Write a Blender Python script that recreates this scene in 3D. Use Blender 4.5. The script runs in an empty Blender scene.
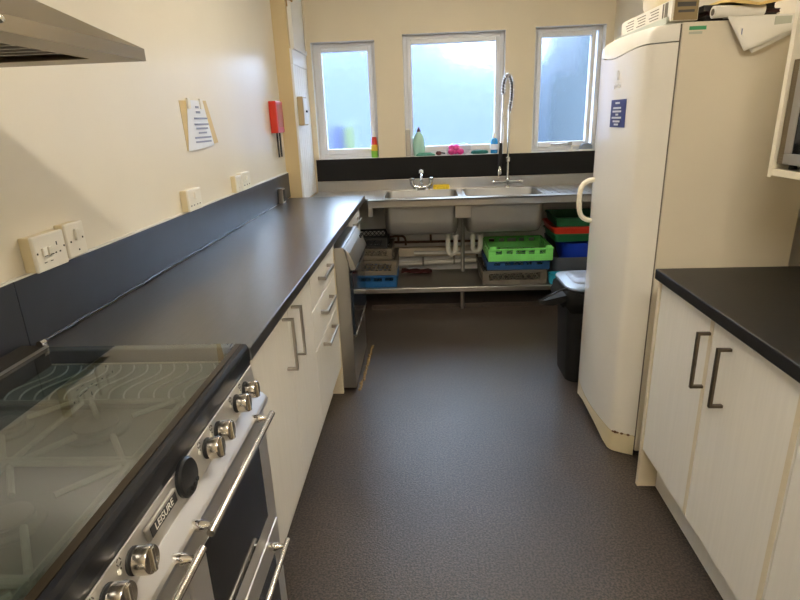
import bpy, bmesh, math, random
from mathutils import Vector, Matrix
random.seed(7)
SC = bpy.context.scene
COL = SC.collection
PI = math.pi

# ------------------------------------------------------------------ materials
def _nodes(name):
    m = bpy.data.materials.new(name); m.use_nodes = True
    nt = m.node_tree; nt.nodes.clear()
    out = nt.nodes.new('ShaderNodeOutputMaterial')
    return m, nt, out

def mat(name, col, rough=0.5, metal=0.0, var=0.06, scale=8.0, bump=0.0, bscale=60.0,
        stretch=None, coat=0.0, spec=0.5, rvar=0.0, trans=0.0, ior=1.45, col2=None, thr=None):
    m, nt, out = _nodes(name)
    N, L = nt.nodes, nt.links
    b = N.new('ShaderNodeBsdfPrincipled')
    tc = N.new('ShaderNodeTexCoord'); mp = N.new('ShaderNodeMapping')
    L.new(tc.outputs['Object'], mp.inputs['Vector'])
    if stretch: mp.inputs['Scale'].default_value = stretch
    nz = N.new('ShaderNodeTexNoise'); nz.inputs['Scale'].default_value = scale
    nz.inputs['Detail'].default_value = 5
    L.new(mp.outputs['Vector'], nz.inputs['Vector'])
    rp = N.new('ShaderNodeValToRGB')
    c1 = [max(0, c*(1-var)) for c in col]
    c2 = list(col2) if col2 else [min(1, c*(1+var)) for c in col]
    rp.color_ramp.elements[0].position, rp.color_ramp.elements[1].position = thr or (0.35, 0.65)
    rp.color_ramp.elements[0].color = (*c1, 1); rp.color_ramp.elements[1].color = (*c2, 1)
    L.new(nz.outputs['Fac'], rp.inputs['Fac']); L.new(rp.outputs['Color'], b.inputs['Base Color'])
    b.inputs['Roughness'].default_value = rough; b.inputs['Metallic'].default_value = metal
    b.inputs['Specular IOR Level'].default_value = spec; b.inputs['IOR'].default_value = ior
    b.inputs['Transmission Weight'].default_value = trans
    if coat: b.inputs['Coat Weight'].default_value = coat; b.inputs['Coat Roughness'].default_value = 0.08
    if rvar:
        mr = N.new('ShaderNodeMapRange'); mr.inputs['To Min'].default_value = rough-rvar; mr.inputs['To Max'].default_value = rough+rvar
        L.new(nz.outputs['Fac'], mr.inputs['Value']); L.new(mr.outputs['Result'], b.inputs['Roughness'])
    if bump:
        n2 = N.new('ShaderNodeTexNoise'); n2.inputs['Scale'].default_value = bscale; n2.inputs['Detail'].default_value = 3
        L.new(mp.outputs['Vector'], n2.inputs['Vector'])
        bp = N.new('ShaderNodeBump'); bp.inputs['Strength'].default_value = bump; bp.inputs['Distance'].default_value = 0.004
        L.new(n2.outputs['Fac'], bp.inputs['Height']); L.new(bp.outputs['Normal'], b.inputs['Normal'])
    L.new(b.outputs['BSDF'], out.inputs['Surface'])
    return m

def emit(name, col, s):
    m, nt, out = _nodes(name)
    e = nt.nodes.new('ShaderNodeEmission'); e.inputs['Color'].default_value = (*col, 1); e.inputs['Strength'].default_value = s
    nt.links.new(e.outputs[0], out.inputs['Surface']); return m

def sheet_glass(name, tint, ior=1.5, rough=0.02):
    """see-through tinted sheet with a mirror-like coat"""
    m, nt, out = _nodes(name); N, L = nt.nodes, nt.links
    fr = N.new('ShaderNodeFresnel'); fr.inputs['IOR'].default_value = ior
    t = N.new('ShaderNodeBsdfTransparent'); t.inputs['Color'].default_value = (*tint, 1)
    g = N.new('ShaderNodeBsdfGlossy'); g.inputs['Roughness'].default_value = rough
    mx = N.new('ShaderNodeMixShader')
    ge = N.new('ShaderNodeNewGeometry'); iv = N.new('ShaderNodeMath'); iv.operation = 'SUBTRACT'; iv.inputs[0].default_value = 1
    ml = N.new('ShaderNodeMath'); ml.operation = 'MULTIPLY'
    L.new(ge.outputs['Backfacing'], iv.inputs[1]); L.new(fr.outputs[0], ml.inputs[0]); L.new(iv.outputs[0], ml.inputs[1])
    L.new(ml.outputs[0], mx.inputs[0]); L.new(t.outputs[0], mx.inputs[1]); L.new(g.outputs[0], mx.inputs[2])
    L.new(mx.outputs[0], out.inputs['Surface']); return m

def frosted(name, rough, tint):
    m, nt, out = _nodes(name); N, L = nt.nodes, nt.links
    b = N.new('ShaderNodeBsdfPrincipled')
    b.inputs['Base Color'].default_value = (*tint, 1); b.inputs['Transmission Weight'].default_value = 1
    b.inputs['Roughness'].default_value = rough; b.inputs['IOR'].default_value = 1.25
    tc = N.new('ShaderNodeTexCoord'); nz = N.new('ShaderNodeTexNoise'); nz.inputs['Scale'].default_value = 90
    L.new(tc.outputs['Object'], nz.inputs['Vector'])
    bp = N.new('ShaderNodeBump'); bp.inputs['Strength'].default_value = .35; bp.inputs['Distance'].default_value = .004
    L.new(nz.outputs['Fac'], bp.inputs['Height']); L.new(bp.outputs['Normal'], b.inputs['Normal'])
    L.new(b.outputs[0], out.inputs['Surface']); return m

def floor_mat():
    m, nt, out = _nodes('vinyl_floor'); N, L = nt.nodes, nt.links
    b = N.new('ShaderNodeBsdfPrincipled'); tc = N.new('ShaderNodeTexCoord')
    def noise(scale, detail=4):
        n = N.new('ShaderNodeTexNoise'); n.inputs['Scale'].default_value = scale; n.inputs['Detail'].default_value = detail
        L.new(tc.outputs['Object'], n.inputs['Vector']); return n
    def ramp(src, p0, c0, p1, c1):
        r = N.new('ShaderNodeValToRGB'); e = r.color_ramp.elements
        e[0].position, e[1].position = p0, p1; e[0].color, e[1].color = (*c0, 1), (*c1, 1)
        L.new(src, r.inputs['Fac']); return r
    big = ramp(noise(1.6, 6).outputs['Fac'], .3, (.029, .0215, .0165), .72, (.047, .036, .029))
    sp = ramp(noise(130, 3).outputs['Fac'], .40, (.45, .45, .45), .62, (1.9, 1.85, 1.8))
    mul = N.new('ShaderNodeMixRGB'); mul.blend_type = 'MULTIPLY'; mul.inputs[0].default_value = 1
    L.new(big.outputs[0], mul.inputs[1]); L.new(sp.outputs[0], mul.inputs[2])
    # brown worn-in stain in front of the dishwasher
    def blob(cx, cy, rx, ry, edge):
        mp = N.new('ShaderNodeMapping'); mp.inputs['Location'].default_value = (-cx/rx, -cy/ry, 0)
        mp.inputs['Scale'].default_value = (1/rx, 1/ry, 0)
        L.new(tc.outputs['Object'], mp.inputs['Vector'])
        wv = N.new('ShaderNodeVectorMath'); wv.operation = 'ADD'
        n = noise(5, 4); sc = N.new('ShaderNodeVectorMath'); sc.operation = 'SCALE'; sc.inputs['Scale'].default_value = .5
        L.new(n.outputs['Color'], sc.inputs[0]); L.new(mp.outputs[0], wv.inputs[0]); L.new(sc.outputs[0], wv.inputs[1])
        ln = N.new('ShaderNodeVectorMath'); ln.operation = 'LENGTH'; L.new(wv.outputs[0], ln.inputs[0])
        return ramp(ln.outputs['Value'], .45, (edge,)*3, 1.15, (0, 0, 0))
    st = blob(-.12, 3.72, .42, .48, .8)
    mx = N.new('ShaderNodeMixRGB'); L.new(st.outputs[0], mx.inputs[0]); L.new(mul.outputs[0], mx.inputs[1]); mx.inputs[2].default_value = (.030, .022, .015, 1)
    L.new(mx.outputs[0], b.inputs['Base Color'])
    b.inputs['Roughness'].default_value = .38; b.inputs['IOR'].default_value = 1.5
    bp = N.new('ShaderNodeBump'); bp.inputs['Strength'].default_value = .55; bp.inputs['Distance'].default_value = .003
    L.new(noise(170, 3).outputs['Fac'], bp.inputs['Height']); L.new(bp.outputs[0], b.inputs['Normal'])
    L.new(b.outputs[0], out.inputs['Surface']); return m

M = {}
M['wall'] = mat('cream_gloss_paint', (.76, .71, .60), .30, var=.02, scale=2, bump=.04, bscale=14, spec=.5)
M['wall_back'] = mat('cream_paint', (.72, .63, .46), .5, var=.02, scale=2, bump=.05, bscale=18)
M['white_paint'] = mat('white_paint', (.80, .79, .76), .45, var=.02, scale=3)
M['ceil'] = mat('ceiling_paint', (.80, .77, .70), .8, var=.02)
M['floor'] = floor_mat()
M['tan'] = mat('ochre_paint', (.62, .49, .28), .4, var=.03, scale=3)
M['worktop'] = mat('black_laminate', (.030, .029, .031), .30, var=.25, scale=9, bump=.05, bscale=50, stretch=(12, 1, 1), rvar=.02, ior=2.1)
M['worktop2'] = mat('black_laminate_matt', (.008, .0075, .007), .42, var=.2, scale=9, bump=.05, bscale=50)
M['upstand'] = mat('black_upstand', (.013, .016, .026), .38, ior=1.7, var=.25, scale=6, bump=.05, bscale=30)
M['splash'] = mat('black_splash_panel', (.006, .0055, .0055), .6, spec=.3, var=.15, scale=7)
M['cab'] = mat('ivory_cabinet_board', (.82, .795, .73), .45, var=.02, scale=6, stretch=(14, 14, .8), bump=.05, bscale=12)
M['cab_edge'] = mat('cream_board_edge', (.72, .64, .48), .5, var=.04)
M['steel'] = mat('brushed_steel', (.47, .455, .43), .30, metal=1, var=.025, scale=3)
M['steel_dk'] = mat('dull_steel', (.40, .38, .35), .38, metal=1, var=.06, scale=3, rvar=.02)
M['steel_bowl'] = mat('pressed_steel', (.37, .365, .35), .48, metal=1, var=.06, scale=4)
M['steel_cook'] = mat('cooker_steel', (.60, .60, .61), .36, metal=1, var=.02, scale=4)
M['hood'] = mat('hood_steel', (.29, .24, .165), .38, metal=1, var=.05, scale=5, rvar=.04)
M['chrome'] = mat('chrome', (.82, .81, .79), .10, metal=1, var=.02)
M['satin'] = mat('satin_steel', (.62, .59, .54), .22, metal=1, var=.03, scale=20)
M['handle_dk'] = mat('dark_reflection_handle', (.16, .13, .10), .32, metal=1, var=.05, scale=20)  # right-hand handles: the dark surroundings they reflect are put into this colour
M['handle'] = mat('brushed_handle', (.48, .45, .41), .28, metal=1, var=.05, scale=20)
M['panel_steel'] = mat('panel_steel', (.70, .69, .67), .50, metal=1, var=.02, scale=4)
M['black'] = mat('black_enamel', (.008, .009, .012), .30, var=.1)
M['black_matt'] = mat('black_plastic', (.009, .009, .0095), .6, var=.15)
M['bronze'] = mat('bronze_strip', (.045, .035, .022), .35, metal=.7, var=.1)
M['hob'] = mat('hob_steel', (.17, .18, .17), .5, metal=.2, var=.1, scale=5)
M['iron'] = mat('cast_iron', (.25, .24, .22), .45, var=.15, scale=30, metal=.3)
M['support'] = mat('grey_pan_support', (.36, .35, .31), .45, metal=.2, var=.1, scale=20)
M['wire'] = mat('pale_wire', (.62, .61, .56), .4, metal=.4, var=.05)
M['lid'] = sheet_glass('smoked_lid_glass', (.60, .67, .66), 2.5, .012)
M['oven_glass'] = mat('oven_black_glass', (.006, .007, .008), .06, var=.1)
M['dw_glass'] = mat('blue_black_door', (.012, .018, .028), .08, var=.1)
M['fridge'] = mat('ivory_enamel', (.80, .77, .70), .34, var=.02, scale=3, coat=.35)
M['logo_white'] = mat('white_print', (.92, .92, .92), .4, var=.01)
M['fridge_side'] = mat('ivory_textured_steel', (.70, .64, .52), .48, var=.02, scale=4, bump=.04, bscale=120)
M['yellowed'] = mat('yellowed_plastic', (.72, .63, .42), .35, var=.03)
M['handle_white'] = mat('cream_plastic', (.82, .77, .63), .35, var=.02)
M['seal'] = mat('grey_door_seal', (.16, .14, .11), .7, var=.1)
M['rust'] = mat('rust', (.13, .06, .02), .8, var=.3, scale=30)
M['upvc'] = mat('white_upvc', (.74, .74, .75), .35, var=.01)
M['pane'] = frosted('obscured_glass', .22, (.97, .99, 1.0))
M['white_pl'] = mat('white_plastic', (.82, .79, .70), .35, var=.02)
M['dark_slot'] = mat('dark_slot', (.03, .027, .022), .6, var=.1)
M['red'] = mat('red_plastic', (.56, .032, .012), .4, var=.05)
M['red_cloth'] = mat('red_cloth', (.09, .012, .010), .9, var=.2)
M['label_red'] = mat('orange_red_label', (.46, .10, .03), .5, var=.08)
M['red_dk'] = mat('dull_red', (.30, .03, .02), .5, var=.08)
M['paper'] = mat('white_paper', (.80, .78, .72), .7, var=.03)
M['paper_blue'] = mat('bluish_paper', (.76, .80, .88), .5, var=.02)
M['card_tan'] = mat('tan_card', (.62, .48, .24), .6, var=.05)
M['ink'] = mat('grey_ink', (.28, .32, .46), .7, var=.1)
M['ink_dk'] = mat('dark_ink', (.07, .065, .06), .7, var=.1)
M['beige_box'] = mat('beige_switch_box', (.46, .37, .22), .5, var=.06)
M['brass'] = mat('brass', (.35, .22, .08), .3, metal=1, var=.1)
M['green'] = mat('bright_green_plastic', (.19, .66, .15), .42, var=.06)
M['green_dk'] = mat('dark_green_plastic', (.010, .12, .045), .5, var=.1)
M['blue'] = mat('blue_plastic', (.008, .055, .17), .45, var=.1)
M['blue2'] = mat('royal_blue_plastic', (.012, .05, .50), .35, var=.08)
M['crate_blue'] = mat('crate_blue_plastic', (.008, .085, .24), .5, var=.08)
M['cyan'] = mat('cyan_plastic', (.03, .38, .56), .4, var=.06)
M['beige'] = mat('beige_rack_plastic', (.15, .125, .09), .5, var=.08)
M['beige2'] = mat('grey_rack_plastic', (.11, .097, .078), .5, var=.08)
M['tub'] = mat('grey_tub_plastic', (.075, .085, .105), .45, var=.08)
M['copper'] = mat('tarnished_copper', (.12, .065, .04), .45, metal=.6, var=.2, scale=20)
M['pvc'] = mat('white_waste_pipe', (.76, .73, .66), .4, var=.03)
M['cream_pipe'] = mat('painted_boxing', (.66, .58, .44), .5, var=.05)
M['yellow'] = mat('yellow_sponge', (.80, .58, .04), .8, var=.12, scale=80)
M['pink'] = mat('pink_scourer', (.85, .06, .34), .6, var=.15, scale=60)
M['clear'] = sheet_glass('clear_bag', (.90, .90, .92), 1.3, .15)
M['soap_green'] = mat('pale_green_bottle', (.42, .70, .58), .25, var=.05)
M['soap_blue'] = mat('blue_bottle', (.03, .28, .62), .2, var=.05)
M['teal'] = mat('teal_scourer', (.01, .14, .12), .6, var=.2, scale=60)
M['cloth_green'] = mat('green_cloth', (.10, .32, .24), .8, var=.2, scale=30)
M['brown'] = mat('brown_bristles', (.12, .035, .03), .7, var=.2)
M['lime'] = mat('lime_label', (.22, .52, .06), .4, var=.08)
M['amber'] = mat('yellow_label', (.80, .56, .06), .4, var=.08)
M['navy'] = mat('navy_notice', (.025, .035, .17), .5, var=.06)
M['notice_ink'] = mat('pale_notice_ink', (.62, .64, .74), .6, var=.05)
M['lid_blue'] = mat('pale_grey_lid', (.20, .245, .31), .3, var=.04)
M['lid_grey'] = mat('mid_grey_lid', (.16, .17, .20), .35, var=.06)
M['bag'] = mat('black_bin_bag', (.006, .0055, .005), .7, spec=.25, var=.2, bump=.4, bscale=25)
M['book'] = mat('dark_red_cover', (.05, .010, .012), .5, var=.15)
M['book2'] = mat('black_cover', (.014, .011, .011), .5, var=.15)
M['carton'] = mat('white_carton', (.74, .70, .60), .5, var=.03)
M['carton_end'] = mat('brown_carton_end', (.24, .18, .09), .5, var=.1)
M['tray'] = mat('pale_green_tray', (.46, .48, .40), .4, var=.04)
M['envelope'] = mat('manila_envelope', (.70, .50, .18), .6, var=.05)
M['sticker'] = mat('green_sticker', (.06, .33, .14), .5, var=.05)
M['shelf_white'] = mat('cream_shelf_board', (.76, .70, .56), .45, var=.03)
M['mw'] = mat('grey_microwave', (.34, .32, .29), .38, metal=.5, var=.05)
M['mw_vent'] = mat('bronze_vent', (.17, .13, .075), .45, metal=.4, var=.08)
M['lamp'] = emit('lamp_diffuser', (1.0, .90, .75), 74.0)
M['lamp2'] = emit('lamp_diffuser_dim', (1.0, .90, .75), 42.0)
M['shed'] = mat('blue_sheet_steel', (.001, .010, .017), .5, var=.06, scale=2)
M['out_dark'] = mat('slate_blue_crate', (.012, .019, .06), .6, var=.1)
M['out_yel'] = mat('yellow_green_crate', (.065, .09, .028), .6, var=.1)
M['ground'] = mat('concrete_yard', (.055, .075, .11), .8, var=.1, scale=3)
M['render'] = mat('blocker_render', (.057, .073, .128), .8, var=.05, scale=1.2)
M['caulk'] = mat('white_sealant', (.70, .68, .64), .5, var=.05)
M['worn'] = mat('yellow_floor_sealant', (.20, .125, .035), .6, var=.4, scale=40)

# ------------------------------------------------------------------ geometry
class MB:
    def __init__(s): s.v = []; s.f = []; s.sm = []
    def add(s, vs, fs, smooth=False):
        o = len(s.v); s.v += [tuple(v) for v in vs]
        for f in fs: s.f.append([i+o for i in f]); s.sm.append(smooth)
        return s
    def box(s, x0, x1, y0, y1, z0, z1):
        x0, x1 = min(x0, x1), max(x0, x1); y0, y1 = min(y0, y1), max(y0, y1); z0, z1 = min(z0, z1), max(z0, z1)
        return s.add([(x0,y0,z0),(x1,y0,z0),(x1,y1,z0),(x0,y1,z0),(x0,y0,z1),(x1,y0,z1),(x1,y1,z1),(x0,y1,z1)],
                     [(0,3,2,1),(4,5,6,7),(0,1,5,4),(1,2,6,5),(2,3,7,6),(3,0,4,7)])
    def obox(s, c, ax, ay, az):
        c, ax, ay, az = map(Vector, (c, ax, ay, az)); vs = []
        for k in (-1, 1):
            for i, j in ((-1,-1),(1,-1),(1,1),(-1,1)): vs.append(c+ax*i+ay*j+az*k)
        return s.add(vs, [(0,3,2,1),(4,5,6,7),(0,1,5,4),(1,2,6,5),(2,3,7,6),(3,0,4,7)])
    def prism(s, poly, axis, a, b, smooth=False):
        """poly: list of 2D points in the plane normal to axis ('X': (y,z), 'Y': (x,z), 'Z': (x,y))"""
        def P(p, t):
            return {'X': (t, p[0], p[1]), 'Y': (p[0], t, p[1]), 'Z': (p[0], p[1], t)}[axis]
        n = len(poly); vs = [P(p, a) for p in poly]+[P(p, b) for p in poly]
        fs = [list(range(n))[::-1], [i+n for i in range(n)]]
        s.add(vs, fs); o = len(s.v)-2*n
        for i in range(n): s.f.append([o+i, o+(i+1) % n, o+n+(i+1) % n, o+n+i]); s.sm.append(smooth)
        return s
    def wallprism(s, prof, smooth=True):
        """prof: closed list of (x,y,z0,z1): solid with that plan and varying bottom and top"""
        n = len(prof); vs = [(p[0],p[1],p[2]) for p in prof]+[(p[0],p[1],p[3]) for p in prof]
        o = len(s.v); s.add(vs, [list(range(n))[::-1], [i+n for i in range(n)]])
        for i in range(n): s.f.append([o+i, o+(i+1) % n, o+n+(i+1) % n, o+n+i]); s.sm.append(smooth)
        return s
    def loft(s, rings, cap0=True, cap1=True, smooth=True, closed=False):
        n = len(rings[0]); o = len(s.v); fs = []
        for r in rings: s.v += [tuple(p) for p in r]
        m = len(rings)
        for k in range(m if closed else m-1):
            k2 = (k+1) % m
            for i in range(n):
                s.f.append([o+k*n+i, o+k*n+(i+1) % n, o+k2*n+(i+1) % n, o+k2*n+i]); s.sm.append(smooth)
        if cap0 and not closed: s.f.append([o+i for i in range(n)][::-1]); s.sm.append(False)
        if cap1 and not closed: s.f.append([o+(m-1)*n+i for i in range(n)]); s.sm.append(False)
        return s
    def tube(s, pts, r, seg=10, smooth_path=0):
        pts = [Vector(p) for p in pts]
        for _ in range(smooth_path):
            q = [pts[0]]
            for a, b in zip(pts, pts[1:]): q += [a*.75+b*.25, a*.25+b*.75]
            pts = q+[pts[-1]]
        rings = []; up = None
        for i, p in enumerate(pts):
            t = (pts[min(i+1, len(pts)-1)]-pts[max(i-1, 0)]).normalized()
            if up is None:
                up = Vector((0,0,1)) if abs(t.z) < .9 else Vector((1,0,0))
            a = t.cross(up).normalized(); up = a.cross(t).normalized()
            rr = r[i] if isinstance(r, (list, tuple)) and len(r) == len(pts) else (r if not isinstance(r, (list, tuple)) else r[0])
            rings.append([p+a*math.cos(2*PI*k/seg)*rr+up*math.sin(2*PI*k/seg)*rr for k in range(seg)])
        return s.loft(rings)
    def lathe(s, prof, c, axis=(0,0,1), seg=20, smooth=True, sx=1, sy=1):
        c = Vector(c); z = Vector(axis).normalized()
        x = z.orthogonal().normalized() if abs(z.z) < .99 else Vector((1,0,0)); y = z.cross(x)
        rings = [[c+z*h+x*math.cos(2*PI*k/seg)*r*sx+y*math.sin(2*PI*k/seg)*r*sy for k in range(seg)] for r, h in prof]
        return s.loft(rings, smooth=smooth)
    def ball(s, c, rx, ry, rz, n=8, seg=14):
        rings = []
        for i in range(n+1):
            t = PI*i/n; t = min(max(t, .05), PI-.05)
            rings.append([(c[0]+rx*math.sin(t)*math.cos(2*PI*k/seg), c[1]+ry*math.sin(t)*math.sin(2*PI*k/seg), c[2]-rz*math.cos(t)) for k in range(seg)])
        return s.loft(rings)
    def build(s, name, m, parent=None, local=False, bevel=0.0, seg=2, off=None):
        me = bpy.data.meshes.new(name)
        o3 = Vector((0,0,0))
        if parent is not None and not local:
            p = parent
            while p is not None: o3 = o3+Vector(p.location); p = p.parent
        if off: o3 = Vector(off)
        me.from_pydata([tuple(Vector(v)-o3) for v in s.v], [], s.f)
        for p, sm in zip(me.polygons, s.sm): p.use_smooth = sm
        bm = bmesh.new(); bm.from_mesh(me)
        bmesh.ops.recalc_face_normals(bm, faces=bm.faces)
        bm.to_mesh(me); bm.free()
        if any(s.sm): me.set_sharp_from_angle(angle=math.radians(42))
        me.materials.append(M[m]); ob = bpy.data.objects.new(name, me); COL.objects.link(ob)
        if parent is not None: ob.parent = parent
        if bevel:
            md = ob.modifiers.new('edge', 'BEVEL'); md.width = bevel; md.segments = seg; md.limit_method = 'ANGLE'; md.angle_limit = math.radians(50)
            md.harden_normals = False
        return ob

def tag(o, label, cat, group=None):
    o['label'] = label; o['category'] = cat
    if group: o['group'] = group
    return o
def thing(name, label, cat, loc, rz=0.0, group=None):
    o = bpy.data.objects.new(name, None); COL.objects.link(o); o.location = loc; o.rotation_euler = (0,0,rz)
    o.empty_display_size = .05
    return tag(o, label, cat, group)
def struct(o): o['kind'] = 'structure'; return o
def B(*a): return MB().box(*a)
def clone(o, parent):
    """copy of a thing with its parts and their sub-parts"""
    c = o.copy(); COL.objects.link(c)
    if parent is not None: c.parent = parent
    for ch in list(o.children): clone(ch, c)
    return c
def text(name, body, size, m, parent, mtx, depth=.0006):
    cu = bpy.data.curves.new(name, 'FONT'); cu.body = body; cu.size = size; cu.extrude = depth; cu.align_x = 'CENTER'; cu.align_y = 'CENTER'
    t = bpy.data.objects.new('tmp', cu); COL.objects.link(t)
    dg = bpy.context.evaluated_depsgraph_get(); dg.update()
    me = bpy.data.meshes.new_from_object(t.evaluated_get(dg)); bpy.data.objects.remove(t)
    p = parent; o3 = Vector((0,0,0))
    while p is not None: o3 = o3+Vector(p.location); p = p.parent
    me.transform(Matrix.Translation(-o3) @ mtx); me.materials.clear(); me.materials.append(M[m])
    ob = bpy.data.objects.new(name, me); COL.objects.link(ob); ob.parent = parent; return ob
def frame_mtx(o, x, y):
    x = Vector(x).normalized(); y = Vector(y).normalized(); z = x.cross(y)
    return Matrix(((x.x,y.x,z.x,o[0]),(x.y,y.y,z.y,o[1]),(x.z,y.z,z.z,o[2]),(0,0,0,1)))
def rrect(x0, x1, y0, y1, z, r, n=5):
    pts = []
    for cx, cy, a in ((x1-r,y1-r,0),(x0+r,y1-r,90),(x0+r,y0+r,180),(x1-r,y0+r,270)):
        for k in range(n+1):
            t = math.radians(a+90*k/n); pts.append((cx+r*math.cos(t), cy+r*math.sin(t), z))
    return pts

# ------------------------------------------------------------------ the room
XL, XR, YB, YF, ZC = -1.05, 1.51, 4.775, -1.6, 2.55
struct(B(XL-.2, XR+.2, YF-.2, YB+.25, -.1, 0).build('floor', 'floor'))
struct(B(XL-.2, XR+.2, YF-.2, YB+.25, ZC, ZC+.1).build('ceiling', 'ceil'))
struct(B(XL-.2, XL, YF-.2, YB+.25, 0, ZC).build('wall_left', 'wall'))
struct(B(XR, XR+.2, YF-.2, YB+.25, 0, ZC).build('wall_right', 'wall_back'))
struct(B(XL, XR, YF-.2, YF, 0, ZC).build('wall_front', 'wall_back'))
OP = [(-.886, -.371, 2.062), (-.147, .671, 2.093), (.903, 1.450, 2.103)]
SILL = 1.15
w = MB(); w.box(XL, XR, YB, YB+.25, 0, SILL)
xs = XL
for a, b, zt in OP:
    w.box(xs, a, YB, YB+.25, SILL, ZC); w.box(a, b, YB, YB+.25, zt, ZC); xs = b
w.box(xs, XR, YB, YB+.25, SILL, ZC)
struct(w.build('wall_back', 'wall_back'))
for k, (a, b, zt) in enumerate(OP):
    root = bpy.data.objects.new('window_%d' % (k+1), None); COL.objects.link(root); root.location = ((a+b)/2, YB+.1, SILL); struct(root)
    yf = YB+.085
    f = MB()
    x0, x1, z0, z1 = a+.002, b-.002, SILL+.002, zt-.002
    def ring(mb, x0, x1, z0, z1, w_, y0, y1, wb=None):
        wb = wb or w_
        mb.box(x0, x0+w_, y0, y1, z0, z1); mb.box(x1-w_, x1, y0, y1, z0, z1)
        mb.box(x0+w_, x1-w_, y0, y1, z0, z0+wb); mb.box(x0+w_, x1-w_, y0, y1, z1-w_, z1)
    ring(f, x0, x1, z0, z1, .030, yf, yf+.07)
    f.build('window_frame', 'upvc', root, bevel=.004)
    g = MB(); rw = .034 + (.0 if k != 2 else .02)
    ring(g, x0+.030, x1-.030-(.0 if k != 2 else .02), z0+.030, z1-.030, .036, yf-.012, yf+.05, .046)
    sash = g.build('window_sash', 'upvc', root, bevel=.006)
    B(x0+.062, x1-.062-(.0 if k != 2 else .02), yf+.012, yf+.022, z0+.07, z1-.062).build('pane', 'pane', root)
    if k == 2:
        h = MB(); h.tube([((a+b)/2-.10, yf-.022, z0+.055), ((a+b)/2+.06, yf-.026, z0+.058)], .007, 8); h.box((a+b)/2+.04, (a+b)/2+.075, yf-.03, yf-.012, z0+.045, z0+.072)
        h.build('window_handle', 'steel_dk', root)
    # white-painted reveals
    r = MB(); t = .004
    r.box(a, a+.0015, YB-.001, yf, SILL, zt); r.box(b-.0015, b, YB-.001, yf, SILL, zt); r.box(a, b, YB-.001, yf, zt-.0015, zt); r.box(a, b, YB, yf+.02, SILL, SILL+.0015)
    r.build('window_reveal', 'white_paint', root)
# boxed pillar in the corner, boarded on its side
struct(B(XL, -.945, 4.257, YB, 0, ZC).build('trim_1', 'tan'))
bd = MB()
nb = 7; y0, y1 = 4.258, YB
for i in range(nb):
    ya = y0+(y1-y0)*i/nb; yb = y0+(y1-y0)*(i+1)/nb
    bd.box(-.945, -.929, ya+.004, yb-.004, .88, 1.86); bd.box(-.945, -.935, ya, yb, .88, 1.86)
bd.box(-.945, -.925, y0, y1, 1.86, 1.965)
struct(bd.build('trim_2', 'white_paint', bevel=.003))
struct(B(-.945, -.915, 4.30, YB, 1.967, ZC).build('trim_3', 'white_paint', bevel=.003))
v = MB(); v.tube([(-.905, 4.69, 1.99), (-.905, 4.69, 2.15), (-.907, 4.70, ZC)], .008, 8)
tag(v.build('pipe', 'cream_pipe'), 'thin cream pipe running down the white boxing above the boarded panel', 'pipe')
h = thing('coat_hook', 'small brass hook on the corner of the ochre pillar', 'hook', (-.93, 4.31, 2.26))
B(-.945, -.938, 4.285, 4.30, 2.24, 2.30).build('back_plate', 'brass', h)
MB().tube([(-.938, 4.292, 2.285), (-.915, 4.29, 2.28), (-.90, 4.29, 2.262), (-.902, 4.29, 2.285)], .004, 8, 1).build('hook_arm', 'brass', h)

# black splash panel below the windows
tag(B(-.912, 1.50, YB-.012, YB-.0005, .968, 1.149).build('splash_panel', 'splash', bevel=.002), 'long matt black splash panel on the wall beneath the windows', 'splashback')
# floor step + pipe boxing under the sink
struct(B(-.44, XR, 4.17, YB, 0, .035).build('trim_4', 'floor'))
struct(B(-.91, 1.50, YB-.008, YB-.0005, .036, .80).build('trim_6', 'white_paint'))
struct(B(-.60, .46, 4.70, YB, .30, .375).build('trim_5', 'cream_pipe', bevel=.003))

# ------------------------------------------------------------------ left worktop and upstand
tag(B(-1.034, -.452, 1.272, 4.20, .872, .910).build('worktop', 'worktop', bevel=.004), 'long black worktop over the left-hand cabinets and dishwasher', 'worktop')
u = thing('upstand', 'black laminate upstand along the left wall behind worktop and cooker', 'upstand', (XL, 2.7, .91))
B(XL+.0005, -1.036, 1.283, 4.255, .911, 1.094).build('long_panel', 'upstand', u, bevel=.001)
B(XL+.0005, -1.035, .1, 1.279, .86, 1.094).build('short_panel', 'upstand', u, bevel=.001)
B(XL+.0005, -1.038, .1, 4.255, 1.094, 1.099).build('top_edge', 'caulk', u)
sl = MB(); pts = []
for i in range(40):
    y = 1.30+i*.0735; pts.append((-1.0325+.0025*math.sin(i*1.7), y, .9160+.0015*math.sin(i*2.3)))
sl.tube(pts, [.0035+.0018*math.sin(i*.9) for i in range(40)], 6)
sl.build('sealant', 'upstand', u)

# ------------------------------------------------------------------ range cooker
ck = thing('range_cooker', 'stainless steel range cooker with smoked glass lid below the hood', 'cooker', (-.74, .725, 0))
CY0, CY1 = .20, 1.25
B(-1.03, -.47, CY0, CY1, .10, .872).build('body', 'steel_dk', ck, bevel=.003)
B(-1.0, -.50, CY0+.03, CY1-.03, .003, .10).build('plinth', 'black_matt', ck)
B(-1.02, -.462, CY0, CY1, .872, .880).build('hob_plate', 'hob', ck, bevel=.003)
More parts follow.
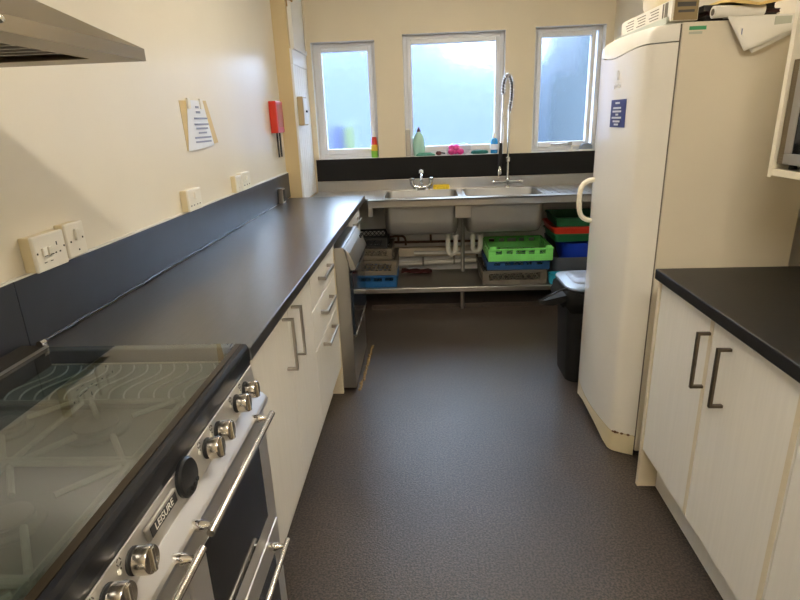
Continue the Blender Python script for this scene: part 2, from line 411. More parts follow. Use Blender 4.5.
# rounded front rail of the hob
pr = [(-.478,.872),(-.449,.872),(-.447,.885),(-.447,.915),(-.449,.922),(-.454,.9285),(-.4636,.930),(-.4636,.9262),(-.478,.9262)]
MB().prism(pr, 'Y', CY0, CY1).build('front_rail', 'black', ck, bevel=.002)
B(-.478, -.4635, CY0+.004, CY1-.004, .9265, .9312).build('lid_strip', 'bronze', ck)
B(-.962, -.478, CY0+.004, CY1-.002, .9262, .9312).build('glass_lid', 'lid', ck)
hg = B(-1.03, -.962, CY0+.004, CY1-.004, .880, .938).build('hinge_rail', 'bronze', ck, bevel=.004)
B(-.9635, -.9605, CY0+.004, CY1-.004, .932, .9385).build('rail_edge', 'steel', hg)
MB().lathe([(.001,0),(.009,0),(.009,.018),(.001,.018)], (-.972, CY1-.018, .944), (0,1,0), 12).build('hinge', 'chrome', hg)
# hob: burners and pan supports
for bx, by, br in ((-.66,.93,.045),(-.85,.93,.036),(-.64,.66,.036),(-.84,.66,.055),(-.66,.40,.045),(-.85,.40,.036)):
    b_ = MB(); b_.lathe([(br*1.35,0),(br*1.35,.006),(br,.008),(br,.016)], (bx, by, .880), seg=24); bo = b_.build('burner', 'hob', ck)
    MB().lathe([(br*.92,0),(br*.92,.004),(br*.5,.007),(.001,.007)], (bx, by, .896), seg=24).build('burner_cap', 'iron', bo)
def support(y0, y1, x0=-.945, x1=-.515):
    s = MB(); z = .905; r = .0055
    s.tube([(x0,y0,z),(x1,y0,z),(x1,y1,z),(x0,y1,z),(x0,y0,z)], r, 6)
    xm = (x0+x1)/2; s.tube([(xm,y0,z),(xm,y1,z)], r, 6)
    ym = (y0+y1)/2
    for cx in ((x0+xm)/2, (xm+x1)/2):
        for dx, dy in ((1,1),(-1,1),(1,-1),(-1,-1)):
            s.tube([(cx+dx*.035,ym+dy*.035,z+.004),(cx+dx*.098,ym+dy*.115,z)], r, 6)
    for px, py in ((x0,y0),(x1,y0),(x1,y1),(x0,y1)): s.tube([(px,py,z),(px,py,.880)], r, 6)
    s.build('pan_support', 'support', ck)
support(.795, 1.005); support(.535, .785); support(.27, .525)
gr = B(-.945, -.505, 1.012, 1.222, .880, .892).build('griddle_plate', 'hob', ck, bevel=.004)
for i in range(13):
    xg = -.925+i*.0335; s = MB()
    pts = [(xg+.016*math.sin((t/14-.5)*2*PI), 1.03+t*.0125, .896) for t in range(15)]
    s.tube(pts, .0022, 6); s.build('ridge', 'wire', gr)
# control panel, ledge
pn = MB().prism([(-.47,.80),(-.441,.80),(-.448,.871),(-.47,.871)], 'Y', CY0, CY1).build('control_panel', 'panel_steel', ck, bevel=.0015)
MB().prism([(-.47,.765),(-.417,.765),(-.414,.779),(-.418,.785),(-.440,.8055),(-.47,.8055)], 'Y', CY0, CY1).build('front_ledge', 'steel_cook', ck, bevel=.002)
nrm = Vector((.995,0,.098)).normalized(); upv = Vector((-.098,0,.995))
def knob(y, z=.842, ang=0.0):
    c = Vector((-.4453, y, z)); k = MB()
    k.lathe([(.021,0),(.021,.004),(.018,.006),(.018,.012)], c, nrm, 20); ko = k.build('knob', 'black_matt', ck)
    cap = MB(); cap.lathe([(.0195,.008),(.0215,.010),(.0215,.029),(.0205,.031),(.001,.0315)], c, nrm, 28); cap.build('knob_cap', 'satin', ko)
    y_ = Vector((0,1,0)); d = (upv*math.cos(ang)+y_*math.sin(ang))
    g_ = MB(); g_.obox(c+nrm*.0325, d*.019, nrm*.0026, d.cross(nrm)*.0042); g_.build('grip_bar', 'satin', ko, bevel=.0015)
    sm = MB(); sm.lathe([(.0045,0),(.0045,.0012),(.0005,.0012)], c+upv*.0+Vector((0,-.034,.012)), nrm, 10); sm.build('indicator_light', 'white_pl', pn)
    mk = MB()
    cc = c+upv*.022+Vector((0,-.030,.004))+nrm*.0022
    for q in range(4):
        a = q*PI/2+.5; mk.obox(cc+upv*.005*math.sin(a)+y_*.005*math.cos(a), (upv*math.cos(a)-y_*math.sin(a))*.0028, nrm*.0004, (upv*math.sin(a)+y_*math.cos(a))*.0008)
    mk.lathe([(.0016,-.0004),(.0016,.0006),(.0003,.0006)], cc-upv*.011, nrm, 8)
    mk.build('dial_mark', 'ink_dk', pn)
for y in (1.177, 1.111, .993, .930, .636, .568, .462, .395, .290): knob(y, .838, .15)
tm = MB(); tm.lathe([(.037,0),(.037,.006),(.033,.010),(.001,.011)], Vector((-.4446, .826, .846)), nrm, 28)
tmo = tm.build('timer', 'black', ck)
tb = MB()
for q in range(4): tb.lathe([(.0042,0),(.0042,.004),(.0005,.0045)], Vector((-.4446,.826,.846))+nrm*.0095+upv*(-.022+.003*abs(q-1.5))+Vector((0,(q-1.5)*.0125,0)), nrm, 10)
tb.build('timer_buttons', 'black_matt', tmo)
bc = Vector((-.4448, .726, .8475))
bg = MB().obox(bc+nrm*.004, Vector((0,.052,0)), upv*.0125, nrm*.004).build('badge', 'steel', ck, bevel=.003)
MB().obox(bc+nrm*.0083, Vector((0,.045,0)), upv*.0088, nrm*.0005).build('badge_plate', 'black', bg)
text('lettering', 'LEISURE', .0185, 'paper', bg, frame_mtx(bc+nrm*.009, (0,1,0), upv), .0003)
# oven doors and drawers
def oven_front(name, y0, y1, z0, z1, gy0, gy1, gz0, gz1, h0, h1, hz):
    d = B(-.472, -.4255, y0, y1, z0, z1).build(name, 'panel_steel', ck, bevel=.004)
    if gy0 is not None: B(-.4275, -.4245, gy0, gy1, gz0, gz1).build('oven_window', 'oven_glass', d, bevel=.001)
    hm = MB(); hm.tube([(-.381, h0, hz+.003), (-.381, h1, hz+.003)], .0072, 12)
    ho = hm.build('handle', 'satin', d)
    for yy in (h0+.022, h1-.022):
        st = MB(); st.lathe([(.0085,0),(.011,.003),(.0105,.020),(.007,.030),(.006,.041)], (-.4255, yy, hz), (1,0,.06), 12); st.build('handle_post', 'chrome', ho)
oven_front('oven_door', .742, 1.238, .422, .762, .815, 1.165, .478, .705, .757, 1.166, .778)
oven_front('oven_door', .214, .736, .422, .762, .285, .665, .478, .705, .30, .722, .778)
oven_front('drawer_front', .742, 1.238, .105, .416, .80, 1.18, .15, .345, .80, 1.166, .398)
oven_front('drawer_front', .214, .736, .105, .416, .28, .67, .15, .345, .30, .70, .398)

# ------------------------------------------------------------------ cooker hood
hd = thing('cooker_hood', 'brushed steel chimney hood on the left wall over the cooker', 'cooker hood', (-.8, .69, 1.58))
hx, hy0, hy1 = -.562, .18, 1.195
rim = MB()
rim.box(hx-.003, hx, hy0, hy1, 1.580, 1.603); rim.box(XL+.001, hx-.003, hy1-.003, hy1, 1.580, 1.603); rim.box(XL+.001, hx-.003, hy0, hy0+.003, 1.580, 1.603)
rim.box(hx-.075, hx-.003, hy0+.003, hy1-.003, 1.580, 1.583); rim.box(XL+.001, hx-.075, hy1-.075, hy1-.003, 1.580, 1.583); rim.box(XL+.001, hx-.075, hy0+.003, hy0+.075, 1.580, 1.583)
rim.build('rim', 'hood', hd)
fl = B(XL+.002, hx-.075, hy0+.075, hy1-.075, 1.590, 1.602).build('grease_filter', 'black_matt', hd)
for i in range(22): B(XL+.01, hx-.08, hy0+.09+i*.038, hy0+.098+i*.038, 1.586, 1.590).build('filter_slat', 'steel_dk', fl)
cn = [[(XL+.001,hy0,1.603),(hx,hy0,1.603),(hx,hy1,1.603),(XL+.001,hy1,1.603)],[(XL+.001,.54,1.74),(-.78,.54,1.74),(-.78,.84,1.74),(XL+.001,.84,1.74)]]
MB().loft(cn, smooth=False).build('canopy', 'hood', hd)
B(XL+.001, -.78, .54, .84, 1.74, ZC-.002).build('chimney', 'hood', hd, bevel=.002)
MB().lathe([(.006,0),(.006,.006),(.004,.009),(.001,.0095)], (hx, .785, 1.594), (1,0,0), 12).build('bolt', 'chrome', hd)

# ------------------------------------------------------------------ cabinets on the left
def bow(mb, p0, p1, out, w_=.006, d=.0045):
    """square-section bow handle from p0 to p1 standing off along out"""
    p0, p1, out = Vector(p0), Vector(p1), Vector(out); ax = (p1-p0).normalized(); n = out.normalized(); t = ax.cross(n)
    mb.obox((p0+p1)/2+out, ax*((p1-p0).length/2), n*d, t*w_)
    for p, sg in ((p0,1),(p1,-1)): mb.obox(p+ax*sg*d+out/2, ax*d, out/2, t*w_)
    return mb
FX = -.475
def left_cab(name, label, y0, y1, panel_far=False, panel_near=False):
    t = thing(name, label, 'cabinet', ((-1.03+FX)/2, (y0+y1)/2, 0))
    B(-1.02, FX-.019, y0, y1, .155, .870).build('carcass', 'cab_edge', t)
    B(-1.0, -.533, y0, y1, .002, .155).build('plinth', 'cab', t)
    return t
bcab = left_cab('base_cabinet', 'ivory two-door base cabinet between cooker and drawers', 1.272, 2.128)
for y0, y1, hy in ((1.275, 1.744, 1.672), (1.748, 2.126, 1.80)):
    d = B(FX-.018, FX, y0, y1, .172, .866).build('door', 'cab', bcab, bevel=.0015)
    bow(MB(), (FX, hy-.0, .655), (FX, hy, .842), (.034,0,0)).build('handle', 'handle', d, bevel=.0012)
dcab = left_cab('drawer_cabinet', 'ivory three-drawer cabinet beside the dishwasher', 2.130, 2.732)
for z0, z1, hz in ((.702,.866,.797),(.522,.698,.640),(.172,.518,.484)):
    d = B(FX-.018, FX, 2.133, 2.730, z0, z1).build('drawer', 'cab', dcab, bevel=.0015)
    bow(MB(), (FX, 2.30, hz), (FX, 2.54, hz), (.032,0,0), .008).build('handle', 'handle', d, bevel=.0012)
B(-1.02, FX+.002, 2.733, 2.756, .002, .870).build('end_panel', 'cab_edge', dcab, bevel=.001)
ecab = left_cab('drawer_cabinet', 'narrow ivory cabinet between dishwasher and sink', 3.40, 3.98)
d = B(FX-.018, FX, 3.402, 3.978, .722, .866).build('drawer', 'cab', ecab, bevel=.0015)
bow(MB(), (FX, 3.56, .80), (FX, 3.83, .80), (.032,0,0), .008).build('handle', 'handle', d, bevel=.0012)
d = B(FX-.018, FX, 3.402, 3.978, .172, .718).build('door', 'cab', ecab, bevel=.0015)
bow(MB(), (FX, 3.46, .50), (FX, 3.46, .68), (.032,0,0)).build('handle', 'handle', d, bevel=.0012)

# dishwasher
dw = thing('dishwasher', 'stainless commercial dishwasher under the worktop with dark glossy door', 'dishwasher', (-.72, 3.08, 0))
DY0, DY1 = 2.768, 3.37
side = [(-1.0,.02),(-.405,.02),(-.403,.735),(-.422,.815),(-.428,.828),(-1.0,.828)]
MB().prism(side, 'Y', DY0, DY1).build('body', 'steel', dw, bevel=.002)
dd = B(-.405, -.388, DY0+.012, DY1-.004, .335, .690).build('door', 'dw_glass', dw, bevel=.003)
B(-.406, -.385, DY0+.01, DY1-.002, .328, .337).build('door_trim', 'chrome', dd)
hp = [(-.4215,.8235),(-.398,.792),(-.380,.748),(-.371,.724),(-.3685,.713),(-.375,.704),(-.395,.700),(-.4045,.730)]
MB().prism(hp, 'Y', DY0+.012, DY1-.01).build('control_fascia', 'steel', dw, bevel=.004)
MB().tube([(-.384,DY0+.03,.697),(-.372,DY0+.12,.693),(-.368,(DY0+DY1)/2,.692),(-.372,DY1-.12,.693),(-.384,DY1-.03,.697)], .006, 10, 2).build('door_handle', 'dw_glass', dw)
for i, yy in enumerate((3.26, 3.31)): MB().lathe([(.011,0),(.011,.006),(.002,.007)], (-.3945, yy, .785), (.93,0,.37), 12).build('button', 'black_matt', dw)
B(-.52, -.50, DY0-.002, DY0+.004, .805, .815).build('screw_plate', 'dark_slot', dw)
for xx, yy in ((-.43,DY0+.05),(-.43,DY1-.05),(-.95,DY0+.05),(-.95,DY1-.05)): MB().lathe([(.015,0),(.015,.02),(.012,.021)], (xx, yy, .001), seg=10).build('foot', 'black_matt', dw)
sm = MB(); rnd = random.Random(3)
for i in range(26):
    t = i/25; sm.ball((-.386+.014*t+rnd.uniform(-.006,.006), 2.79+.62*t, .0), .010*rnd.uniform(.6,1.2), .022, .004, 4, 8)
o = sm.build('sealant_bead', 'worn'); tag(o, 'crumbling yellow sealant bead on the floor in front of the dishwasher', 'sealant'); o['kind'] = 'stuff'

# ------------------------------------------------------------------ fittings on the left wall
def plate(name, label, y0, y1, z0, z1, depth=.028, group=None):
    t = thing(name, label, 'socket' if 'socket' in name else 'switch', (XL, (y0+y1)/2, z0), 0, group)
    B(XL+.0005, XL+depth*.82, y0+.001, y1-.001, z0+.001, z1-.001).build('back_box', 'yellowed', t, bevel=.003)
    fpn = MB().box(XL+depth*.72, XL+depth, y0, y1, z0, z1).build('face_plate', 'white_pl', t, bevel=.004)
    return t, fpn, XL+depth
t, fpn, x = plate('double_socket', 'white socket plate with two small rockers behind the cooker end of the worktop', 1.345, 1.473, 1.098, 1.193, .040)
for yy in (1.378, 1.403):
    r = B(x-.002, x+.006, yy-.008, yy+.008, 1.137, 1.160).build('rocker', 'white_pl', t, bevel=.002)
    MB().box(x+.0055, x+.0065, yy-.007, yy+.007, 1.137, 1.1395).build('rocker_shadow_gap', 'dark_slot', r)
    B(x, x+.0008, yy-.005, yy+.005, 1.119, 1.121).build('mark', 'ink_dk', t)
B(x-.001, x+.0006, 1.4335, 1.4375, 1.156, 1.166).build('earth_slot', 'dark_slot', t)
for yy in (1.4265, 1.4445): B(x-.001, x+.0006, yy-.003, yy+.003, 1.135, 1.139).build('pin_slot', 'dark_slot', t)
for yy in (1.354, 1.465): MB().lathe([(.003,0),(.003,.0008),(.0005,.001)], (x, yy, 1.148), (1,0,0), 10).build('screw', 'dark_slot', t)
t, fpn, x = plate('light_switch', 'square white switch plate beside the double socket above the worktop', 1.492, 1.578, 1.102, 1.200, .034)
B(x-.002, x+.008, 1.527, 1.544, 1.148, 1.182).build('rocker', 'white_pl', t, bevel=.002)
for yy, zz in ((1.507,1.148),(1.564,1.152),(1.538,1.120)): MB().lathe([(.003,0),(.003,.0008),(.0005,.001)], (x, yy, zz), (1,0,0), 10).build('screw', 'dark_slot', t)
t, fpn, x = plate('light_switch', 'white switch plate on the wall directly under the paper notice', 2.335, 2.478, 1.100, 1.192, .038)
B(x-.002, x+.008, 2.395, 2.42, 1.148, 1.178).build('rocker', 'white_pl', t, bevel=.002)
for yy in (2.355, 2.385, 2.42, 2.45): B(x-.001, x+.0006, yy-.006, yy+.006, 1.122, 1.126).build('mark', 'ink_dk', t)
t, fpn, x = plate('light_switch', 'narrow white switch plate, left one of the close pair past the notice', 2.99, 3.075, 1.100, 1.190, .034)
for zz in (1.125, 1.16): B(x-.002, x+.005, 3.02, 3.042, zz-.006, zz+.006).build('rocker', 'white_pl', t, bevel=.001)
t, fpn, x = plate('double_socket', 'wider white socket plate, right one of the close pair past the notice', 3.09, 3.24, 1.100, 1.196, .034)
for yy in (3.13, 3.175): B(x-.002, x+.005, yy-.012, yy+.012, 1.150, 1.172).build('rocker', 'white_pl', t, bevel=.001)
for yy in (3.12, 3.165, 3.21): B(x-.001, x+.0006, yy-.006, yy+.006, 1.124, 1.130).build('pin_slot', 'dark_slot', t)
# notice
def YZ(poly, x0, x1): return MB().prism(poly, 'X', x0, x1)
nt_ = thing('paper_notice', 'curling white paper notice taped to the left wall on tan card', 'notice', (XL, 2.65, 1.35))
YZ([(2.472,1.562),(2.785,1.570),(2.880,1.372),(2.487,1.350)], XL+.0006, XL+.002).build('card_backing', 'card_tan', nt_)
def sheet(poly, bulge, name, m, parent, x=XL+.003):
    mb = MB(); n = 6; vs = []; fs = []
    (a, b, c, d_) = [Vector((0,p[0],p[1])) for p in poly]
    for i in range(n+1):
        for j in range(n+1):
            u_, v_ = i/n, j/n; p = (a*(1-u_)+b*u_)*(1-v_)+(d_*(1-u_)+c*u_)*v_
            vs.append((x+bulge*math.sin(PI*u_)*(.3+v_), p.y, p.z))
    k = n+1
    for i in range(n):
        for j in range(n): fs.append((i*k+j, (i+1)*k+j, (i+1)*k+j+1, i*k+j+1))
    off = len(vs); vs2 = [(q[0]+.0012, q[1], q[2]) for q in vs]
    mb.add(vs, fs, True); mb.add(vs2, fs, True); return mb.build(name, m, parent)
sh = sheet([(2.555,1.566),(2.735,1.568),(2.815,1.362),(2.495,1.348)], .006, 'paper_sheet', 'paper_blue', nt_)
ln = MB()
for i, zz in enumerate((1.537,1.515)): ln.box(XL+.0105, XL+.0115, 2.62, 2.62+(.05 if i else .04), zz-.005, zz+.005)
for i, (zz, wd) in enumerate(((1.488,.16),(1.462,.17),(1.444,.14),(1.424,.10),(1.403,.20),(1.384,.19))):
    ln.box(XL+.0125, XL+.0135, 2.665-wd/2, 2.665+wd/2, zz-.004, zz+.004)
ln.build('print', 'ink', nt_)
for yy in (2.555, 2.70): B(XL+.0035, XL+.0125, yy-.014, yy+.014, 1.53, 1.575).build('tape', 'paper', nt_)
# fire blanket box
fb = thing('fire_blanket', 'red fire blanket box on the left wall next to the ochre pillar', 'fire blanket', (XL, 4.03, 1.39))
B(XL+.0006, XL+.052, 3.925, 4.115, 1.392, 1.603).build('case', 'red', fb, bevel=.006)
B(XL+.0515, XL+.0535, 3.955, 4.095, 1.43, 1.58).build('instruction_label', 'label_red', fb)
for yy in (3.99, 4.06): B(XL+.022, XL+.030, yy-.014, yy+.014, 1.225, 1.392).build('pull_tape', 'black_matt', fb, bevel=.002)
# isolator box on the boarded pillar side
sb = thing('switch_box', 'beige switch box fixed to the white boards beside the left window', 'switch', (-.929, 4.36, 1.43))
B(-.9288, -.885, 4.29, 4.44, 1.435, 1.640).build('case', 'beige_box', sb, bevel=.005)
B(-.885, -.882, 4.30, 4.43, 1.445, 1.63).build('cover', 'white_pl', sb, bevel=.001)
MB().lathe([(.008,0),(.008,.012),(.001,.013)], (-.882, 4.37, 1.535), (1,0,0), 10).build('knob', 'dark_slot', sb)
# small dark holder at the far end of the upstand
cn_ = thing('metal_holder', 'small dark metal holder standing against the upstand at the worktop end', 'holder', (-1.012, 3.91, .91))
B(-1.0345, -1.0, 3.88, 3.955, .9115, 1.015).build('case', 'handle', cn_, bevel=.005)
B(-1.0005, -.998, 3.89, 3.945, .925, 1.005).build('front_cover', 'dark_slot', cn_, bevel=.001)

# ------------------------------------------------------------------ sink unit
SY0, SZ = 4.12, .88
sk = thing('sink_unit', 'stainless steel double bowl sink unit with lower shelf under the windows', 'sink', (.4, 4.45, 0))
B1 = (-.308, .262, 4.205, 4.665); B2 = (.318, .905, 4.205, 4.665)
tp = MB()
tp.box(-.425, 1.50, SY0, B1[2]-.01, SZ-.012, SZ); tp.box(-.425, 1.50, B1[3]+.01, YB-.014, SZ-.012, SZ)
for x0, x1 in ((-.425,B1[0]-.01),(B1[1]+.01,B2[0]-.01),(B2[1]+.01,1.50)): tp.box(x0, x1, B1[2]-.01, B1[3]+.01, SZ-.012, SZ)
tp.box(-.91, -.425, 4.212, YB-.014, SZ-.012, SZ)
tp.build('drainer_top', 'steel', sk)
B(-.425, 1.50, SY0, SY0+.012, SZ-.056, SZ+.003).build('front_apron', 'steel', sk, bevel=.003)
B(-.91, 1.50, YB-.030, YB-.013, SZ, .966).build('rear_upstand', 'steel', sk, bevel=.002)
dr = MB()
for i in range(9): dr.box(.97+i*.055, .985+i*.055, 4.26, 4.66, SZ, SZ+.004)
dr.build('drainer_ribs', 'steel', sk, bevel=.002)
for (x0, x1, y0, y1) in (B1, B2):
    bw = MB(); e = .012
    def sq(x0, x1, y0, y1, z, n=5):
        c = []
        for cx, cy in ((x1,y1),(x0,y1),(x0,y0),(x1,y0)): c += [(cx,cy,z)]*(n+1)
        return c
    rings = [sq(x0-e,x1+e,y0-e,y1+e,SZ+.0005), rrect(x0,x1,y0,y1,SZ+.001,.05), rrect(x0+.003,x1-.003,y0+.003,y1-.003,SZ-.01,.05), rrect(x0+.008,x1-.008,y0+.008,y1-.008,.66,.055),
             rrect(x0+.03,x1-.03,y0+.03,y1-.03,.622,.06), rrect(x0+.07,x1-.07,y0+.07,y1-.07,.608,.06), rrect(x0+.22,x1-.22,y0+.17,y1-.17,.604,.03)]
    outer = [rrect(x0-.004,x1+.004,y0-.004,y1+.004,SZ-.012,.05), rrect(x0-.002,x1+.002,y0-.002,y1+.002,.70,.055), rrect(x0+.001,x1-.001,y0+.001,y1-.001,.635,.06), rrect(x0+.014,x1-.014,y0+.014,y1-.014,.60,.06), rrect(x0+.05,x1-.05,y0+.05,y1-.05,.584,.06)]
    bw.loft(rings[::-1]+[sq(x0-e,x1+e,y0-e,y1+e,SZ-.012)]+outer)
    bo = bw.build('bowl', 'steel_bowl', sk)
    xc = (x0+x1)/2
    MB().lathe([(.030,0),(.030,.003),(.018,.003),(.001,.002)], (xc,4.455,.606), seg=18).build('plughole', 'chrome', bo)
B(.232, .350, 4.135, 4.195, .728, .822).build('bracket', 'steel_dk', sk, bevel=.002)
B(-.425, -.39, SY0-.002, SY0+.02, .76, SZ-.055).build('bracket', 'steel', sk, bevel=.002)
# waste traps
for xw, xe in ((.12, .245), (.395, .49)):
    tr = MB()
    x_a, x_b = (.188, .252) if xw < .2 else (.392, .456)
    zb = .375 if xw < .2 else .392; xm = (x_a+x_b)/2
    tr.tube([(x_a,4.45,.59),(x_a,4.45,zb+.07),(x_a+.003,4.45,zb+.012),(xm,4.45,zb),(x_b-.003,4.45,zb+.012),(x_b,4.45,zb+.07),(x_b,4.47,zb+.14),(x_b,4.55,zb+.145)], .0195, 12, 2)
    to = tr.build('waste_trap', 'pvc', sk)
    for xx in (x_a, x_b): MB().lathe([(.024,0),(.026,.006),(.026,.026),(.023,.032)], (xx,4.45,.505), seg=14).build('trap_nut', 'pvc', to)
# legs and shelf
for lx, ly in ((.285,4.146),(1.44,4.146),(-.60,4.66),(.32,4.60),(1.478,4.66)):
    lg = MB(); base = .0365 if ly > 4.17 else .002
    lg.tube([(lx,ly,base+.02),(lx,ly,.145)], .017, 14); lg.tube([(lx,ly,base),(lx,ly,base+.03)], .012, 12)
    if ly > 4.2: lg.tube([(lx,ly,.186),(lx,ly,SZ-.013)], .017, 14)
    lg.build('leg', 'steel', sk)
shf = B(-.62, 1.49, 4.135, 4.69, .176, .183).build('lower_shelf', 'steel_dk', sk)
B(-.62, 1.49, 4.128, 4.142, .146, .184).build('shelf_lip', 'steel', shf, bevel=.003)
# pipework
pw = thing('copper_pipe', 'dark copper pipe run along the wall under the sink', 'pipe', (.1, 4.75, .42))
MB().tube([(-.60,4.752,.425),(.62,4.752,.415)], .011, 10).build('long_run', 'copper', pw)
for xx in (-.235, .05): MB().tube([(xx,4.752,.42),(xx,4.752,.60)], .010, 10).build('riser', 'copper', pw)
MB().tube([(-.34,4.74,.47),(-.20,4.72,.49),(-.17,4.72,.46),(-.17,4.72,.40)], .010, 10, 2).build('bend', 'copper', pw)
wp = thing('waste_pipe', 'white waste pipe clipped along the wall above the steel shelf', 'pipe', (.1, 4.68, .25))
MB().tube([(-.24,4.67,.245),(.62,4.67,.275)], .020, 12).build('pipe_run', 'pvc', wp)
for xx in (-.02, .25, .45): B(xx-.008, xx+.008, 4.648, 4.70, .225+.03*(xx+.24), .29+.035*(xx+.24)).build('clip', 'seal', wp, bevel=.002)
pr2 = thing('waste_pipe', 'upper white waste pipe joining the two sink traps', 'pipe', (.4, 4.6, .36))
MB().tube([(-.10,4.655,.345),(.60,4.655,.335)], .016, 12).build('pipe_run', 'pvc', pr2)
# red cloth on shelf
rc = MB(); n = 8; vs = []; fs = []; rnd = random.Random(5)
for i in range(n+1):
    for j in range(5):
        vs.append((-.21+i*.033, 4.52+j*.03, .190+.014*rnd.random()+.016*math.sin(i*.9+j)**2*(1-i/n)))
for i in range(n):
    for j in range(4): fs.append((i*5+j,(i+1)*5+j,(i+1)*5+j+1,i*5+j+1))
rc.add(vs, fs, True); o = rc.build('cloth', 'red_cloth'); md = o.modifiers.new('s','SOLIDIFY'); md.thickness = .004
tag(o, 'crumpled red cloth at the back of the steel shelf', 'cloth')

# crates and racks on the shelf
def crate(name, label, x0, x1, y0, y1, z0, z1, m, style, group=None, cat='crate', floor_t=.006):
    t = thing(name, label, cat, ((x0+x1)/2, (y0+y1)/2, z0), 0, group)
    b = MB(); w_ = .010
    H = z1-z0
    # base grid
    n = 7
    for i in range(n+1):
        xx = x0+w_+(x1-x0-2*w_)*i/n; b.box(xx-.004, xx+.004, y0+w_, y1-w_, z0, z0+floor_t)
        yy = y0+w_+(y1-y0-2*w_)*i/n; b.box(x0+w_, x1-w_, yy-.004, yy+.004, z0, z0+floor_t)
    b.build('base_grid', m, t)
    s = MB()
    for (ax, a0, a1, c0, c1) in (('x',x0,x1,y0,y0+w_),('x',x0,x1,y1-w_,y1),('y',y0+w_,y1-w_,x0,x0+w_),('y',y0+w_,y1-w_,x1-w_,x1)):
        def bb(p0, p1, q0, q1):
            if ax == 'x': s.box(p0, p1, c0, c1, q0, q1)
            else: s.box(c0, c1, p0, p1, q0, q1)
        L_ = a1-a0
        if style == 'lattice':
            lo, hi = z0+.30*H, z0+.80*H; m0, m1 = a0+.10*L_, a1-.10*L_
            bb(a0, a1, z0, lo); bb(a0, a1, hi, z1); bb(a0, m0, lo, hi); bb(m1, a1, lo, hi)
            k = 9; st = (m1-m0)/k
            for i in range(k+1):
                for sg in (1, -1):
                    p = m0+st*i; q = p+sg*st
                    if q < m0-.001 or q > m1+.001: continue
                    cen = (c0+c1)/2
                    A = Vector((p,cen,lo)) if ax == 'x' else Vector((cen,p,lo)); Bv = Vector((q,cen,hi)) if ax == 'x' else Vector((cen,q,hi))
                    dv = (Bv-A); nn = Vector((0,1,0)) if ax == 'x' else Vector((1,0,0)); tt = dv.normalized().cross(nn)
                    s.obox((A+Bv)/2, dv/2, nn*.003, tt*.003)
        elif style == 'slots':
            lo, hi = z0+.56*H, z0+.84*H; k = 5; pos = a0
            bb(a0, a1, z0, lo); bb(a0, a1, hi, z1)
            edges = []
            for i in range(k):
                cc = a0+L_*(.16+.17*i); hw = L_*(.075 if i == 2 else .045); edges.append((cc-hw, cc+hw))
            prev = a0
            for e0, e1 in edges: bb(prev, e0, lo, hi); prev = e1
            bb(prev, a1, lo, hi)
        elif style == 'windows':
            lo, hi = z0+.50*H, z0+.80*H; bb(a0, a1, z0, lo); bb(a0, a1, hi, z1); prev = a0; k = 4
            for i in range(k):
                e0 = a0+L_*(.06+.235*i); e1 = e0+L_*.17; bb(prev, e0, lo, hi); prev = e1
            bb(prev, a1, lo, hi)
    s.build('side_walls', m, t, bevel=.0015)
    r = MB(); o_ = .004
    r.box(x0-o_, x1+o_, y0-o_, y0+w_, z1-.010, z1); r.box(x0-o_, x1+o_, y1-w_, y1+o_, z1-.010, z1)
    r.box(x0-o_, x0+w_, y0+w_, y1-w_, z1-.010, z1); r.box(x1-w_, x1+o_, y0+w_, y1-w_, z1-.010, z1)
    r.build('rim', m, t, bevel=.002)
    return t
Z0 = .1845
crate('plastic_crate', 'blue plastic crate at the bottom of the stack beside the dishwasher', -.62, -.232, 4.165, 4.60, Z0, .284, 'crate_blue', 'windows')
crate('dish_rack', 'beige dish rack standing on the blue crate beside the dishwasher', -.62, -.228, 4.165, 4.60, .2855, .405, 'beige', 'lattice', cat='rack')
crate('dish_rack', 'set-back beige dish rack in the middle of the left stack', -.66, -.262, 4.20, 4.60, .4065, .490, 'beige', 'lattice', cat='rack')
crate('dish_rack', 'dark grey dish rack on top of the left stack under the sink', -.70, -.30, 4.215, 4.60, .4915, .575, 'black_matt', 'lattice', cat='rack')
gk = crate('dish_rack', 'grey-brown dish rack lying on the shelf under the green crate', .448, .945, 4.17, 4.62, Z0, .300, 'beige2', 'lattice', cat='rack')
B(.62, .74, 4.166, 4.171, Z0+.004, Z0+.034).build('name_panel', 'seal', gk)
crate('plastic_crate', 'blue slotted crate held inside the stack below the green crate', .482, .965, 4.175, 4.62, .3015, .372, 'blue', 'slots')
# green crate: rests on the blue one, tipped towards the front
gc = crate('plastic_crate', 'bright green slotted crate on top of the right stack', .49, .985, 4.165, 4.64, .3735, .475, 'green', 'slots')
gc.rotation_euler = (math.radians(0), 0, 0)
for xx in (.50, .925): B(xx, xx+.05, 4.163, 4.18, .470, .492).build('corner_lug', 'green', gc, bevel=.004)
# right-hand stack
def open_box(name, label, x0, x1, y0, y1, z0, z1, m, cat='box', r=.03, front=None, lip=True):
    t = thing(name, label, cat, ((x0+x1)/2, (y0+y1)/2, z0))
    b = MB(); k = .012
    def fz(ring):
        if front is None: return ring
        return [(p[0], p[1], (front if p[1] < y0+.08 else p[2])) for p in ring]
    b.loft([rrect(x0+k,x1-k,y0+k,y1-k,z0,r), fz(rrect(x0,x1,y0,y1,z1,r)), fz(rrect(x0+.006,x1-.006,y0+.006,y1-.006,z1,r)), rrect(x0+k+.006,x1-k-.006,y0+k+.006,y1-k-.006,z0+.006,r)])
    b.build('body', m, t)
    if lip and front is None:
        l = MB(); l.loft([rrect(x0,x1,y0,y1,z1-.012,r), rrect(x0-.008,x1+.008,y0-.008,y1+.008,z1-.010,r), rrect(x0-.008,x1+.008,y0-.008,y1+.008,z1,r), rrect(x0,x1,y0,y1,z1,r)], False, False, closed=True)
        l.build('lip', m, t)
    return t
